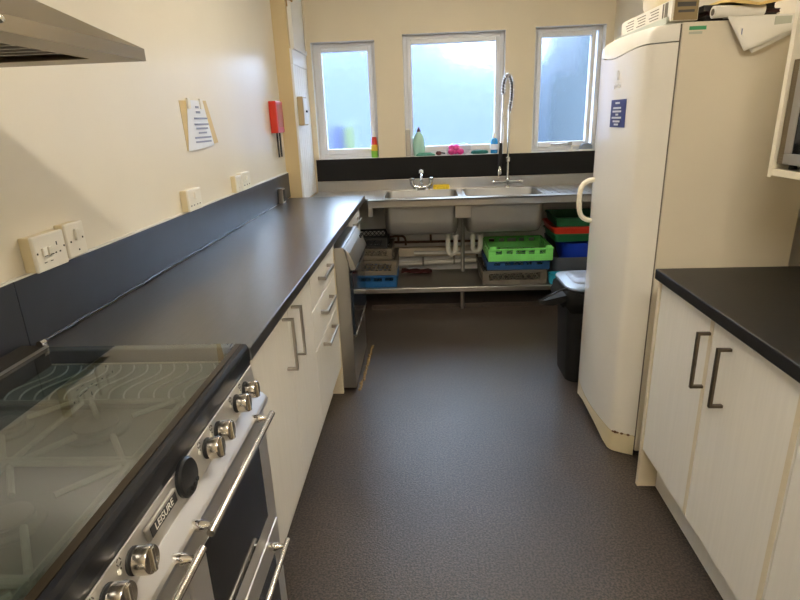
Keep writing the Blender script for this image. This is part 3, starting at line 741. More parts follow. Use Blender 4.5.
open_box('storage_tub', 'dark grey scooped-front tub at the right end of the shelf', 1.01, 1.452, 4.27, 4.67, Z0, .492, 'tub', 'tub', .05, front=.365)
bs = thing('washing_up_bowl', 'royal blue bowl nested in the dark grey tub', 'bowl', (1.26, 4.46, .192))
b = MB(); b.loft([rrect(1.16,1.40,4.38,4.58,.192,.06), rrect(1.10,1.43,4.31,4.62,.36,.08), rrect(1.075,1.44,4.288,4.64,.475,.09), rrect(1.09,1.43,4.30,4.63,.476,.08), rrect(1.11,1.42,4.33,4.60,.36,.07), rrect(1.17,1.39,4.39,4.57,.20,.05)])
b.build('body', 'blue2', bs)
open_box('storage_box', 'green box resting across the dark grey tub', 1.012, 1.452, 4.26, 4.67, .4935, .556, 'green_dk')
open_box('storage_box', 'red box between two green boxes on the right stack', 1.0, 1.452, 4.25, 4.67, .5575, .612, 'red')
open_box('storage_box', 'dark green box topmost of the right stack under the drainer', 1.02, 1.452, 4.26, 4.67, .6135, .685, 'green_dk')
ct = thing('plastic_tray', 'cyan plastic tray on the shelf between rack and bin', 'tray', (1.04, 4.19, Z0))
MB().loft([rrect(.972,1.22,4.147,4.24,Z0,.03), rrect(.962,1.23,4.143,4.25,.262,.04), rrect(.97,1.222,4.15,4.243,.262,.035), rrect(.98,1.21,4.155,4.235,Z0+.008,.028)]).build('body', 'cyan', ct)

# taps and sink-side things
tp1 = thing('mixer_tap', 'low chrome bridge mixer tap behind the left bowl', 'tap', (-.02, 4.70, SZ))
b = MB(); b.tube([(-.10,4.70,.965),(-.098,4.70,.925),(-.07,4.70,.905),(-.02,4.70,.902),(.03,4.70,.905),(.058,4.70,.925),(.06,4.70,.965)], .0155, 12, 2); b.build('bridge', 'chrome', tp1)
for xx in (-.07, .03): MB().lathe([(.022,0),(.020,.008),(.012,.012),(.012,.03)], (xx,4.70,SZ+.001), seg=14).build('foot', 'chrome', tp1)
for xx in (-.10, .06):
    MB().lathe([(.015,0),(.026,.006),(.027,.02),(.018,.027),(.002,.029)], (xx,4.70,.960), seg=14).build('tap_head', 'chrome', tp1)
MB().tube([(-.02,4.70,.90),(-.02,4.70,.98),(-.02,4.68,1.02),(-.02,4.62,1.012),(-.02,4.58,.97)], .013, 12, 2).build('spout', 'chrome', tp1)
MB().lathe([(.012,0),(.018,.006),(.018,.026),(.005,.034)], (-.02,4.685,1.015), seg=12).build('spout_cap', 'white_pl', tp1)
sp = MB(); sp.loft([rrect(.08,.215,4.675,4.738,SZ+.0005+.002,.012), rrect(.077,.218,4.673,4.740,SZ+.018,.014), rrect(.083,.212,4.678,4.735,SZ+.036,.012)])
tag(sp.build('sponge', 'yellow'), 'yellow sponge on the sink edge beside the low mixer tap', 'sponge')
st = thing('spray_tap', 'tall chrome pre-rinse tap with spring hose behind the right bowl', 'tap', (.70, 4.70, SZ))
MB().tube([(.70,4.70,SZ+.001),(.70,4.70,1.50)], .0095, 12).build('riser', 'chrome', st)
MB().lathe([(.024,0),(.022,.01),(.014,.016),(.014,.04),(.02,.05),(.02,.07),(.012,.08)], (.70,4.70,SZ+.001), seg=16).build('base', 'chrome', st)
MB().tube([(.60,4.70,.925),(.80,4.70,.928)], .012, 12).build('valve_body', 'chrome', st)
for xx, sg in ((.60,-1),(.80,1)): MB().lathe([(.016,0),(.018,.02),(.012,.03)], (xx,4.70,.926), (sg,0,0), 12).build('valve_handle', 'chrome', st)
MB().lathe([(.012,0),(.020,.006),(.020,.036),(.012,.042)], (.70,4.70,1.085), seg=14).build('riser_collar', 'chrome', st)
arc = []
for i in range(61):
    t = i/60
    if t < .35: p = Vector((.70+.020*math.sin(t/.35*PI/2), 4.70, 1.47+.17*(t/.35)))
    else:
        a = (t-.35)/.65*PI*1.08; p = Vector((.684+.036*math.cos(a), 4.70-.03*(t-.35), 1.64+.115*math.sin(a)))
    arc.append(p)
end = arc[-1]
MB().tube(arc, .0085, 10).build('inner_hose', 'black_matt', st)
hel = []; turns = 26; nn = turns*12
for i in range(nn+1):
    t = i/nn*(len(arc)-1); k = min(int(t), len(arc)-2); p = arc[k].lerp(arc[k+1], t-k); tg = (arc[k+1]-arc[k]).normalized(); a_ = tg.cross(Vector((0,1,0))).normalized(); b_ = Vector((0,1,0))
    ph = 2*PI*turns*i/nn; hel.append(p+(a_*math.cos(ph)+b_*math.sin(ph))*.0165)
MB().tube(hel, .0034, 6).build('spring', 'chrome', st)
MB().tube([tuple(end), (.647,4.678,1.50), (.636,4.67,1.20)], .0080, 10, 1).build('drop_hose', 'chrome', st)
MB().tube([(.636,4.67,1.24),(.632,4.668,1.12),(.629,4.665,1.05)], [.011,.017,.015], 12).build('spray_grip', 'black_matt', st)
MB().lathe([(.010,0),(.016,-.02),(.018,-.05),(.012,-.06)], (.629,4.665,1.05), seg=14).build('spray_head', 'chrome', st)
MB().tube([(.629,4.655,1.06),(.614,4.635,1.02),(.619,4.63,.97)], .004, 8, 1).build('trigger', 'chrome', st)
MB().tube([(.70,4.70,1.44),(.644,4.677,1.44)], .004, 8).build('hose_bracket', 'chrome', st)

# things on the window sill (sill surface at SILL + 1.5 mm)
S = SILL+.002
def lathe_thing(name, label, cat, x, y, parts, sx=1, sy=1):
    t = thing(name, label, cat, (x, y, S))
    for nm, m_, prof in parts: MB().lathe(prof, (x, y, S), seg=18, sx=sx, sy=sy).build(nm, m_, t)
    return t
lathe_thing('spray_bottle', 'green and yellow bottle with red cap by the left window', 'bottle', -.413, 4.815,
    [('body','lime',[(.026,0),(.028,.004),(.028,.055),(.028,.056)]),('label','amber',[(.0283,.055),(.0283,.10),(.026,.105)]),('cap','red',[(.026,.104),(.022,.15),(.020,.165),(.018,.168)]),('nozzle','white_pl',[(.012,.167),(.012,.20),(.006,.215),(.002,.216)])])
dsp = thing('soap_dispenser', 'slim grey dispenser at the left edge of the middle window sill', 'dispenser', (-.128, 4.81, S))
B(-.1455, -.106, 4.785, 4.84, S, S+.215).build('body', 'steel_dk', dsp, bevel=.004); B(-.140, -.112, 4.79, 4.835, S+.215, S+.225).build('lid', 'white_pl', dsp, bevel=.003)
lathe_thing('soap_bottle', 'pale green washing-up bottle with dark cap on the middle sill', 'bottle', -.034, 4.825,
    [('body','soap_green',[(.040,0),(.047,.006),(.050,.08),(.046,.14),(.032,.175),(.018,.19),(.016,.195)]),('cap','brown',[(.016,.194),(.016,.212),(.009,.216),(.008,.232),(.003,.234)]),('label','soap_green',[(.0505,.05),(.0512,.08),(.0495,.115)])], 1, .6)
gcl = MB(); gcl.loft([[(-.06+.16*(math.cos(2*PI*k/16)*.5+.5)*(1), 4.790+.018*math.sin(2*PI*k/16), S+z) for k in range(16)] for z in (0,.012)]+[[(-.035+.10*(math.cos(2*PI*k/16)*.5+.5), 4.790+.008*math.sin(2*PI*k/16), S+.026) for k in range(16)]])
tag(gcl.build('cloth', 'cloth_green'), 'folded green cloth at the foot of the pale green bottle', 'cloth')
br = thing('scrubbing_brush', 'small brown scrubbing brush on the sill beside the green cloth', 'brush', (.13, 4.80, S))
MB().ball((.132,4.795,S+.018), .026, .016, .018).build('bristles', 'brown', br)
MB().tube([(.15,4.80,S+.02),(.185,4.815,S+.014)], .006, 8).build('handle', 'black_matt', br)
pk = thing('scourer_pack', 'pink scourers in a clear bag on the middle window sill', 'scourers', (.30, 4.81, S))
for i, (xx, yy, zz) in enumerate(((.24,4.80,.026),(.275,4.815,.030),(.315,4.80,.026),(.28,4.80,.058),(.245,4.815,.056))): MB().ball((xx,yy,S+zz), .030, .020, .026).build('scourer', 'pink', pk)
MB().loft([rrect(.205,.36,4.782,4.84,S+.001,.02), rrect(.195,.40,4.778,4.845,S+.035,.025), rrect(.21,.40,4.785,4.84,S+.075,.02), rrect(.25,.36,4.80,4.825,S+.092,.01)]).build('bag', 'clear', pk)
lathe_thing('scouring_pad', 'round dark teal scouring pad lying on the middle sill', 'scourer', .478, 4.822, [('pad','teal',[(.055,0),(.072,.004),(.074,.016),(.066,.026),(.050,.030),(.001,.028)])], 1, .5)
lathe_thing('soap_bottle', 'small blue bottle at the right edge of the middle window', 'bottle', .602, 4.835,
    [('body','soap_blue',[(.026,0),(.030,.005),(.031,.09),(.024,.115),(.012,.125)]),('cap','white_pl',[(.013,.124),(.013,.145),(.006,.165),(.002,.166)]),('label','paper_blue',[(.0312,.03),(.0318,.06),(.0314,.075)])], 1, .7)
sd = thing('soap_dish', 'clear domed dish on the sill of the right window', 'dish', (1.37, 4.82, S))
MB().lathe([(.060,0),(.064,.006),(.058,.010)], (1.365,4.82,S), seg=18, sy=.55).build('base', 'white_pl', sd); MB().lathe([(.058,.010),(.055,.035),(.035,.055),(.001,.060)], (1.365,4.82,S), seg=18, sy=.55).build('cover', 'lid_blue', sd)
pegs = thing('window_catch', 'loose white catch pieces on the sill of the right window', 'catch', (1.26, 4.81, S))
B(1.225,1.285,4.80,4.83,S,S+.010).build('base', 'white_pl', pegs, bevel=.002); B(1.24,1.25,4.805,4.822,S+.010,S+.045).build('arm', 'white_pl', pegs, bevel=.002); B(1.25,1.31,4.808,4.818,S+.034,S+.044).build('arm', 'white_pl', pegs, bevel=.002)

# ------------------------------------------------------------------ fridge
fr = thing('fridge', 'tall ivory fridge standing between right worktop and bin', 'fridge', (1.12, 2.415, 0))
FY0, FY1 = 2.12, 2.715
B(.902, 1.41, FY0, FY1, .025, 1.732).build('body', 'fridge_side', fr, bevel=.003)
def dprof(n=10, inset=0.0):
    """plan of the bowed door from near seam round to far seam: (x, y)"""
    p = [(.895, FY0+inset), (.872, FY0+.011+inset), (.848, FY0+.023+inset)]
    for k in range(0, 6):
        t = k/5; q0, q1, q2 = (.832, FY0+.032), (.8105, FY0+.043), (.8045, FY0+.066)
        p.append(tuple((1-t)**2*q0[i]+2*t*(1-t)*q1[i]+t*t*q2[i] for i in (0, 1)))
    y_a, y_b = FY0+.066, FY1-.03
    for k in range(1, n): 
        t = k/n; p.append((.804-.020*math.sin(PI*t), y_a+(y_b-y_a)*t))
    for k in range(0, 6):
        a = k/5*PI/2; p.append((.868-.064*math.cos(a), y_b+(FY1-y_b)*math.sin(a)))
    p.append((.895, FY1-inset)); return p
dip = lambda y: .020*max(0, math.sin(PI*min(1, max(0, (y-FY0-.07)/.53))))**2
arch = lambda y: .055*max(0, math.sin(PI*min(1, max(0, (y-FY0-.09)/.50))))
P = dprof()
dr_ = MB().wallprism([(x, y, .098+.004, 1.670-dip(y)) for x, y in P]).build('door', 'fridge', fr)
MB().wallprism([(x, y, .004+arch(y), .097) for x, y in P]).build('kick_plate', 'yellowed', fr)
# top cap slopes gently back
cap = MB()
n = len(P); cap.loft([[(x, y, 1.674-dip(y)) for x, y in P], [(x+.004*(x < .86), y, 1.712) for x, y in P], [(x+.016*(x < .86), y, 1.728) for x, y in P], [(min(.895, x+.045*(x < .88)), y, 1.732) for x, y in P]])
cap.build('top_cap', 'fridge', fr)
B(.8945, .9025, FY0+.004, FY1-.004, .03, 1.728).build('door_seal', 'seal', fr)
MB().tube([(.800,2.640,1.150),(.770,2.652,1.146),(.742,2.655,1.120),(.736,2.655,1.06),(.742,2.655,.99),(.768,2.652,.962),(.800,2.640,.958)], .0115, 12, 2).build('handle', 'handle_white', fr)
text('maker_logo', 'indesit', .030, 'logo_white', dr_, frame_mtx((.7838, 2.385, 1.545), (0,-1,0), (0,0,1)))
B(.7825, .7845, 2.376, 2.381, 1.568, 1.598).build('maker_mark', 'logo_white', dr_); B(.7825, .7845, 2.388, 2.393, 1.568, 1.604).build('maker_mark', 'logo_white', dr_)
rs = MB(); rnd = random.Random(9)
for k in range(1, 6):
    (x, y) = P[k]; rs.ball((x-.001, y-.001, .1005), .007, .007, .003+.004*rnd.random(), 4, 8)
rs.build('rust_line', 'rust', fr)
B(.925, .982, FY0-.0012, FY0, 1.706, 1.718).build('energy_sticker', 'sticker', fr)
B(.925, .970, FY0-.0010, FY0, 1.693, 1.701).build('energy_sticker', 'tray', fr)
fn = thing('fridge_notice', 'small navy notice with pale print stuck on the fridge door', 'notice', (.785, 2.36, 1.39))
def door_x(y):
    t = (y-FY0-.066)/(FY1-.03-FY0-.066); return .804-.020*math.sin(PI*t)
nb_ = MB(); ya, yb = 2.285, 2.435
nvs = []
for k in range(7):
    y = ya+(yb-ya)*k/6; x = door_x(y)-.0012; nvs.append((x,y))
poly = nvs+[(x-.001, y) for x, y in reversed(nvs)]
nb_.prism(poly, 'Z', 1.388, 1.494); nb_.build('sheet', 'navy', fn)
for i, (zz, wd) in enumerate(((1.481,.05),(1.462,.09),(1.449,.10),(1.437,.03),(1.425,.11),(1.411,.08),(1.399,.05))):
    y = 2.36; x = min(door_x(2.36-wd/2), door_x(2.36), door_x(2.36+wd/2)); B(x-.0032, x-.0022, y-wd/2, y+wd/2, zz-.0035, zz+.0035).build('print_line', 'notice_ink', fn)

# on top of the fridge
TZ = 1.7335
tr_ = thing('baking_tray', 'pale green tray under the long white carton on the fridge', 'tray', (1.0, 2.42, TZ))
B(.868, .99, 2.17, 2.70, TZ, TZ+.006).build('base', 'tray', tr_, bevel=.002); B(.862, .870, 2.165, 2.705, TZ, TZ+.024).build('side', 'tray', tr_, bevel=.002)
ca = thing('carton', 'long white printed carton along the front of the fridge top', 'carton', (.92, 2.40, TZ))
B(.874, .965, 2.155, 2.665, TZ+.0075, TZ+.078).build('box', 'carton', ca, bevel=.002)
B(.881, .962, 2.1525, 2.1550, TZ+.010, TZ+.075).build('end_print', 'carton_end', ca)
for (a, b_, c, d__) in ((.890,.953,.052,.066),(.895,.95,.034,.042)): B(a, b_, 2.1515, 2.1526, TZ+c, TZ+d__).build('print_block', 'ink_dk', ca)
for ya, yb in ((2.19,2.215),(2.225,2.235)): B(.8728, .8741, ya, yb, TZ+.012, TZ+.074).build('print_block', 'seal', ca)
for g in range(3):
    for r_ in range(5):
        B(.8728, .8741, 2.27+g*.125, 2.27+g*.125+.07+.02*((r_*7+g) % 3)/2, TZ+.024+r_*.010, TZ+.027+r_*.010).build('print_block', 'beige', ca)
yl = MB().loft([rrect(.90,1.02,2.30,2.50,TZ+.0785,.04), rrect(.885,1.035,2.285,2.515,TZ+.10,.06), rrect(.885,1.035,2.285,2.515,TZ+.13,.06)])
tag(yl.build('food_tub', 'yellowed'), 'yellowish tub standing on the long white carton', 'tub')
for i, (z0, z1, m_, dx, lab) in enumerate(((0,.016,'book2',0,'black folder at the bottom of the dark pile on the fridge'),(.0165,.030,'book',.012,'dark red folder in the middle of the dark pile on the fridge'),(.0305,.050,'book2',-.004,'thick black folder on top of the dark pile'))):
    bk = thing('folder', lab, 'folder', (1.09+dx, 2.30, TZ+z0))
    z0 += .0075; z1 += .0075
    x0, x1 = .995+dx, 1.24+dx
    B(x0, x1, 2.168+.006*i, 2.47, TZ+z0, TZ+z0+.003).build('cover', m_, bk); B(x0, x1, 2.168+.006*i, 2.47, TZ+z1-.003, TZ+z1-.0005).build('cover', m_, bk)
    B(x0+.004, x1, 2.172+.006*i, 2.466, TZ+z0+.003, TZ+z1-.003).build('pages', 'book' if i == 1 else 'book2', bk)
# papers that droop over the near edge of the fridge
def droop(name, label, cat, corners, m_, z_top, edge_y, thick=.0015, back=.20):
    """corners: two points A,B on the hanging edge plus the width; sheet lies on top then folds down"""
    A, Bp, C, D = [Vector(c) for c in corners]
    mb = MB(); n = 10; vs = []; fs = []
    for i in range(n+1):
        for j in range(n+1):
            u_, v_ = i/n, j/n; vs.append((A*(1-u_)+Bp*u_)*(1-v_)+(D*(1-u_)+C*u_)*v_+Vector((0, -.010*math.sin(PI*v_), .006*math.sin(PI*u_*1.3))))
    k = n+1
    for i in range(n):
        for j in range(n): fs.append((i*k+j,(i+1)*k+j,(i+1)*k+j+1,i*k+j+1))
    mb.add(vs, fs, True); o = mb.build(name, m_); md = o.modifiers.new('s','SOLIDIFY'); md.thickness = thick
    return tag(o, label, cat)
p1 = thing('paper_sheet', 'large white printed sheet drooping over the near edge of the fridge', 'paper', (1.15, 2.11, 1.70))
def drape(parent, name, m_, pts, offs=0.0, th=.0012):
    """pts: front corners on the near fridge face plane (x,z) clockwise; top edge bends back onto the fridge top"""
    (ax, az), (bx, bz), (cx, cz), (dx, dz) = pts
    mb = MB(); n = 8; vs = []; fs = []
    rows = []
    for j in range(n+1):
        v_ = j/n; row = []
        for i in range(n+1):
            u_ = i/n
            x = (ax*(1-u_)+bx*u_)*(1-v_)+(dx*(1-u_)+cx*u_)*v_; z = (az*(1-u_)+bz*u_)*(1-v_)+(dz*(1-u_)+cz*u_)*v_
            row.append((x, FY0-.006-.022*v_-offs-.006*math.sin(PI*u_)*v_, z))
        rows.append(row)
    top = [[(x+.02*k, FY0-.002+.06*k, max(z, TZ+.0035+offs*.3)+.001) for (x, y, z) in rows[0]] for k in (3, 2, 1, 0)]
    rows = top+rows
    for r in rows: vs += r
    k = n+1
    for j in range(len(rows)-1):
        for i in range(n): fs.append((j*k+i, j*k+i+1, (j+1)*k+i+1, (j+1)*k+i))
    mb.add(vs, fs, True); o = mb.build(name, m_, parent); md = o.modifiers.new('s','SOLIDIFY'); md.thickness = th; md.offset = 1
    return o
drape(p1, 'sheet', 'paper', [(1.040,1.7375),(1.262,1.7385),(1.262,1.690),(1.097,1.628)], .014)
B(1.085, 1.088, FY0-.034, FY0-.033, 1.655, 1.70).build('print', 'ink', p1)
B(1.19, 1.245, FY0-.0335, FY0-.0325, 1.705, 1.733).build('print', 'tray', p1)
p2 = thing('paper_sheet', 'second white sheet showing beneath the large drooping sheet', 'paper', (1.18, 2.11, 1.69))
drape(p2, 'sheet', 'paper', [(1.070,1.7345),(1.266,1.7350),(1.266,1.683),(1.130,1.622)], .002)
rl = MB(); rl.tube([(1.005,2.125,TZ+.0725),(1.14,2.10,TZ+.0775)], .020, 14)
pr_ = thing('paper_roll', 'rolled white paper lying in front of the dark folders on the fridge', 'paper roll', (1.09, 2.14, TZ+.008))
MB().tube([(1.006,2.138,TZ+.0275),(1.175,2.142,TZ+.0275)], .0195, 14).build('roll', 'paper', pr_)
MB().tube([(1.0045,2.138,TZ+.0275),(1.0065,2.138,TZ+.0275)], .011, 10).build('roll_core', 'seal', pr_)
ev = thing('envelope', 'manila envelope on top of the papers above the fridge', 'envelope', (1.14, 2.2, TZ+.1))
mb = MB().box(1.04, 1.25, 2.165, 2.36, TZ+.0595, TZ+.0685)
vs = [(1.04,2.165,TZ+.0595),(1.25,2.165,TZ+.0595),(1.25,2.12,TZ+.056),(1.135,2.092,TZ+.036),(1.05,2.12,TZ+.054)]
mb.add(vs+[(x,y,z+.009) for x,y,z in vs], [(0,1,2,3,4),(9,8,7,6,5)]+[(i,(i+1)%5,5+(i+1)%5,5+i) for i in range(5)]); mb.build('pouch', 'envelope', ev)
vs = [(1.075,2.118,TZ+.0685),(1.135,2.094,TZ+.0415),(1.24,2.112,TZ+.0735),(1.20,2.22,TZ+.0800)]
MB().add(vs+[(x,y,z+.003) for x,y,z in vs], [(0,1,2,3),(7,6,5,4)]+[(i,(i+1)%4,4+(i+1)%4,4+i) for i in range(4)]).build('flap', 'yellowed', ev)

# ------------------------------------------------------------------ waste bin
bn = thing('waste_bin', 'black waste bin with grey lid behind the fridge', 'bin', (.93, 2.98, 0))
MB().loft([rrect(.785,1.065,2.83,3.12,.002,.06), rrect(.765,1.095,2.80,3.15,.52,.07)]).build('body', 'black_matt', bn)
bg_ = MB(); rings = []; rnd = random.Random(4)
for q, (gr_, z) in enumerate(((.004,.43),(.022,.45),(.030,.50),(.018,.535),(.010,.548))):
    ring = rrect(.765-gr_,1.095+gr_,2.80-gr_,3.15+gr_,z,.07+gr_)
    rings.append([(p[0]+rnd.uniform(-.010,.010), p[1]+rnd.uniform(-.010,.010), p[2]+rnd.uniform(-.012,.012)*(q not in (4,))) for p in ring])
bg_.loft(rings, False, False); o = bg_.build('liner', 'bag', bn)
ft = MB(); ft.loft([[(.745,2.80,.50),(.745,2.90,.50),(.745,2.90,.53),(.745,2.80,.53)],[(.68,2.80,.475),(.68,2.88,.475),(.68,2.88,.515),(.68,2.80,.515)],[(.635,2.81,.475),(.635,2.86,.475),(.635,2.86,.50),(.635,2.81,.50)],[(.61,2.825,.483),(.61,2.85,.483),(.61,2.85,.498),(.61,2.825,.498)]])
ft.build('liner_fold', 'bag', bn); 
MB().tube([(.615,2.83,.495),(.66,2.80,.532),(.71,2.80,.562),(.75,2.81,.566)], .004, 8, 1).build('lid_lever', 'black_matt', bn)
ld = MB(); ld.loft([rrect(.757,1.105,2.79,3.16,.552,.08), rrect(.750,1.112,2.783,3.167,.557,.085), rrect(.752,1.110,2.785,3.165,.566,.085), rrect(.787,1.075,2.82,3.13,.574,.07)])
lo = ld.build('lid', 'lid_blue', bn)
MB().loft([rrect(.80,1.06,2.86,3.11,.5745,.05), rrect(.81,1.05,2.87,3.10,.580,.05)]).build('lid_flap', 'lid_grey', lo)
MB().loft([rrect(.755,1.107,2.788,3.162,.538,.08), rrect(.751,1.111,2.784,3.166,.5515,.08)]).build('lid_rim', 'black_matt', lo)

# ------------------------------------------------------------------ right-hand run (a touch out of square with the left one)
RA = -.021; RC = (.822, 1.93, 0)
def rthing(name, label, cat, ly=0.0):
    t = thing(name, label, cat, (RC[0]-math.sin(RA)*ly, RC[1]+math.cos(RA)*ly, 0), RA); t['_ly'] = ly; return t
def rb(t, name, m_, x0, x1, y0, y1, z0, z1, parent=None, bevel=0.0):
    ly = t['_ly']; return B(x0, x1, y0-ly, y1-ly, z0, z1).build(name, m_, parent or t, local=True, bevel=bevel)
wt = rthing('worktop', 'black worktop on the right between fridge and camera side', 'worktop', -1.0)
wt['label'] = 'black worktop over the ivory cabinets beside the fridge'
B(0, .645, -1.25, 1.0, .872, .910).build('top', 'worktop2', wt, local=True, bevel=.004)
def rcab(label, y0, y1, doors, first=False):
    t = rthing('base_cabinet', label, 'cabinet', (y0+y1)/2)
    rb(t, 'carcass', 'cab_edge', .040, .60, y0, y1-(.022 if first else 0), .155, .8705)
    rb(t, 'plinth', 'cab', .088, .58, y0, y1-(.022 if first else 0), .002, .155)
    if first: rb(t, 'end_panel', 'cab_edge', .016, .62, y1-.0215, y1-.001, .002, .8705, bevel=.001)
    for d0, d1, hy in doors:
        d = rb(t, 'door', 'cab', .020, .0385, d0, d1, .178, .866, bevel=.0015)
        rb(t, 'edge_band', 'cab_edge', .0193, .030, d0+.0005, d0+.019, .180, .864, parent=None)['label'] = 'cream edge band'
        bow(MB(), (.020, hy-(y0+y1)/2, .640), (.020, hy-(y0+y1)/2, .822), (-.034,0,0)).build('handle', 'handle_dk', d, local=True, bevel=.0012)
    return t
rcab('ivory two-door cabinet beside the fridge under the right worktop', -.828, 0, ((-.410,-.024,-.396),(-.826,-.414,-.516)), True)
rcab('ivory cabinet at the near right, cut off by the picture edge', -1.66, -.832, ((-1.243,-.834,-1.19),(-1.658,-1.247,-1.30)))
for o in list(bpy.data.objects):
    if '_ly' in o: del o['_ly']

# wall shelf unit with microwave
su = thing('wall_shelf', 'cream open wall cabinet above the right worktop', 'shelf', (1.30, 1.50, 1.235))
SX, sy0, sy1, sz0, sz1 = 1.082, 1.10, 1.806, 1.236, 1.80
B(SX, XR-.001, sy1-.020, sy1, sz0, sz1).build('side_panel', 'shelf_white', su, bevel=.001)
B(SX, XR-.001, sy0, sy0+.020, sz0, sz1).build('side_panel', 'shelf_white', su, bevel=.001)
B(SX, XR-.001, sy0+.020, sy1-.020, sz0+.006, sz0+.026).build('shelf_board', 'shelf_white', su, bevel=.001)
B(SX, XR-.001, sy0+.020, sy1-.020, sz1-.020, sz1).build('top_board', 'shelf_white', su, bevel=.001)
mw = thing('microwave', 'black and grey microwave standing inside the open wall cabinet', 'microwave', (1.3, 1.47, sz0+.026))
mz = sz0+.0275
for xx in (1.115, 1.44):
    for yy in (1.20, 1.74): MB().lathe([(.012,0),(.010,.014)], (xx, yy, mz), seg=10).build('foot', 'black_matt', mw)
B(1.097, 1.485, 1.16, 1.775, mz+.014, mz+.31).build('case', 'mw', mw, bevel=.003)
vn = B(1.087, 1.098, 1.742, 1.775, mz+.016, mz+.31).build('vent_strip', 'mw_vent', mw)
for i in range(36): B(1.0855, 1.0875, 1.745, 1.772, mz+.022+i*.008, mz+.026+i*.008).build('vent_slat', 'mw_vent', vn)
fm = MB(); ring_y0, ring_y1 = 1.30, 1.740
fm.box(1.080, 1.097, ring_y0, ring_y1, mz+.016, mz+.048); fm.box(1.080, 1.097, ring_y0, ring_y1, mz+.282, mz+.31); fm.box(1.080, 1.097, ring_y1-.032, ring_y1, mz+.048, mz+.282); fm.box(1.080, 1.097, ring_y0, ring_y0+.03, mz+.048, mz+.282)
do = fm.build('door', 'mw', mw, bevel=.002)
B(1.084, 1.094, ring_y0+.03, ring_y1-.032, mz+.048, mz+.282).build('door_window', 'oven_glass', do)
B(1.082, 1.097, 1.165, 1.296, mz+.016, mz+.31).build('control_panel', 'black_matt', mw, bevel=.002)
# cable down the wall behind the worktop end
cb = MB(); cb.tube([(1.50,2.02,1.40),(1.497,2.03,1.15),(1.48,2.01,1.02),(1.49,2.0,.96),(1.495,2.03,.86)], .005, 8, 2)
tag(cb.build('power_cord', 'black_matt'), 'thin black cable hanging in the gap behind the fridge', 'cable')

# ------------------------------------------------------------------ ceiling lights
def clight(label, x, y, m_):
    t = thing('ceiling_light', label, 'light', (x, y, ZC), 0, 'ceiling lights')
    B(x-.62, x+.62, y-.07, y+.07, ZC-.045, ZC-.001).build('housing', 'white_pl', t, bevel=.004)
    B(x-.60, x+.60, y-.055, y+.055, ZC-.085, ZC-.046).build('diffuser', m_, t, bevel=.01)
clight('long ceiling light above the cooker end of the kitchen', .25, -.05, 'lamp')
clight('long ceiling light towards the windows', .25, 2.7, 'lamp2')

# ------------------------------------------------------------------ outdoors, seen blurred through the obscured glass
struct(B(-25, 25, YB+.27, 40, -.35, -.25).build('ground', 'ground'))
sh_ = thing('shipping_container', 'blue steel container outside the right window', 'container', (2.2, 7.0, -.25))
B(1.40, 4.6, 6.4, 8.6, -.25, 1.86).build('body', 'shed', sh_); B(1.72, 4.6, 6.5, 8.6, 1.86, 3.2).build('upper_box', 'shed', sh_)
ob_ = thing('sky_blocker', 'added blue-grey building across the yard behind the windows', 'sky_blocker', (0, 28, -.25))  # added block, its height stepped to hide the low sky behind the panes
MB().box(-20, 1.5, 25, 31, -.25, 5.5).box(1.5, 20, 25, 31, -.25, 4.3).build('blocker_wall', 'render', ob_)
MB().prism([(24.7,5.5),(31.3,5.5),(28,5.9)], 'X', -20.3, 1.6).build('blocker_roof', 'shed', ob_)
tag(B(-1.03, -.87, 6.3, 6.8, -.25, 1.41).build('outdoor_crate', 'out_dark', bevel=.01), 'slate blue block outside the lower left window', 'crate')
tag(B(-.862, -.76, 6.3, 6.7, -.25, 1.43).build('outdoor_post', 'out_yel', bevel=.01), 'yellow-green block outside the lower left window', 'post')
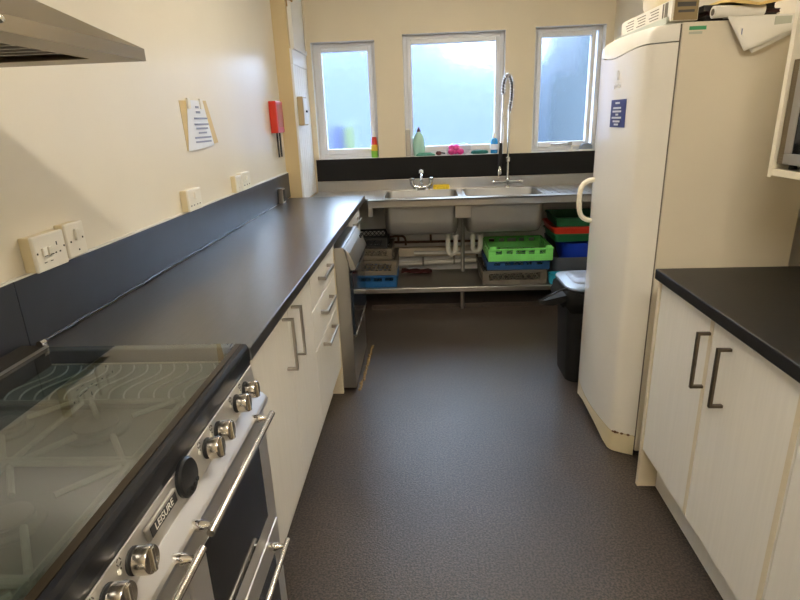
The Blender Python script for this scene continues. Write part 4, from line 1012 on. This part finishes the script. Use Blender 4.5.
# overcast sky
wd = bpy.data.worlds.new('sky'); SC.world = wd; wd.use_nodes = True
nt = wd.node_tree; N, L = nt.nodes, nt.links; N.clear()
out = N.new('ShaderNodeOutputWorld'); bgd = N.new('ShaderNodeBackground')
tc = N.new('ShaderNodeTexCoord'); nz = N.new('ShaderNodeTexNoise'); nz.inputs['Scale'].default_value = 2.2; nz.inputs['Detail'].default_value = 3
rp = N.new('ShaderNodeValToRGB'); e = rp.color_ramp.elements
e[0].position, e[1].position = .38, .66; e[0].color = (.46, .66, 1.0, 1); e[1].color = (.72, .85, 1.0, 1)
L.new(tc.outputs['Generated'], nz.inputs['Vector']); L.new(nz.outputs['Fac'], rp.inputs['Fac']); L.new(rp.outputs['Color'], bgd.inputs['Color'])
bgd.inputs['Strength'].default_value = 17.0
L.new(bgd.outputs[0], out.inputs['Surface'])

# ------------------------------------------------------------------ camera
f_px, pitch, yaw, roll, ch = 546.991, 18.19, 2.902, -2.151, 1.447
pi_, ya_, ro_ = map(math.radians, (pitch, yaw, roll))
R0 = Vector((math.cos(ya_), math.sin(ya_), 0)); F0 = Vector((-math.sin(ya_), math.cos(ya_), 0)); U0 = Vector((0,0,1))
Fw = F0*math.cos(pi_)-U0*math.sin(pi_); Up = F0*math.sin(pi_)+U0*math.cos(pi_)
c_, s_ = math.cos(ro_), math.sin(ro_)
Rr = R0*c_+Up*s_; Uu = Up*c_-R0*s_
cam = bpy.data.cameras.new('camera'); cam.sensor_fit = 'HORIZONTAL'; cam.sensor_width = 36; cam.lens = 36*f_px/800; cam.clip_start = .02
co = bpy.data.objects.new('camera', cam); COL.objects.link(co)
co.matrix_world = Matrix(((Rr.x,Uu.x,-Fw.x,0),(Rr.y,Uu.y,-Fw.y,0),(Rr.z,Uu.z,-Fw.z,ch),(0,0,0,1)))
SC.camera = co
SC.view_settings.view_transform = 'Standard'; SC.view_settings.look = 'None'; SC.view_settings.exposure = 0.28; SC.view_settings.gamma = 1.0
SC.view_settings.use_curve_mapping = False
SC.cycles.max_bounces = 10; SC.cycles.transmission_bounces = 8; SC.cycles.transparent_max_bounces = 10
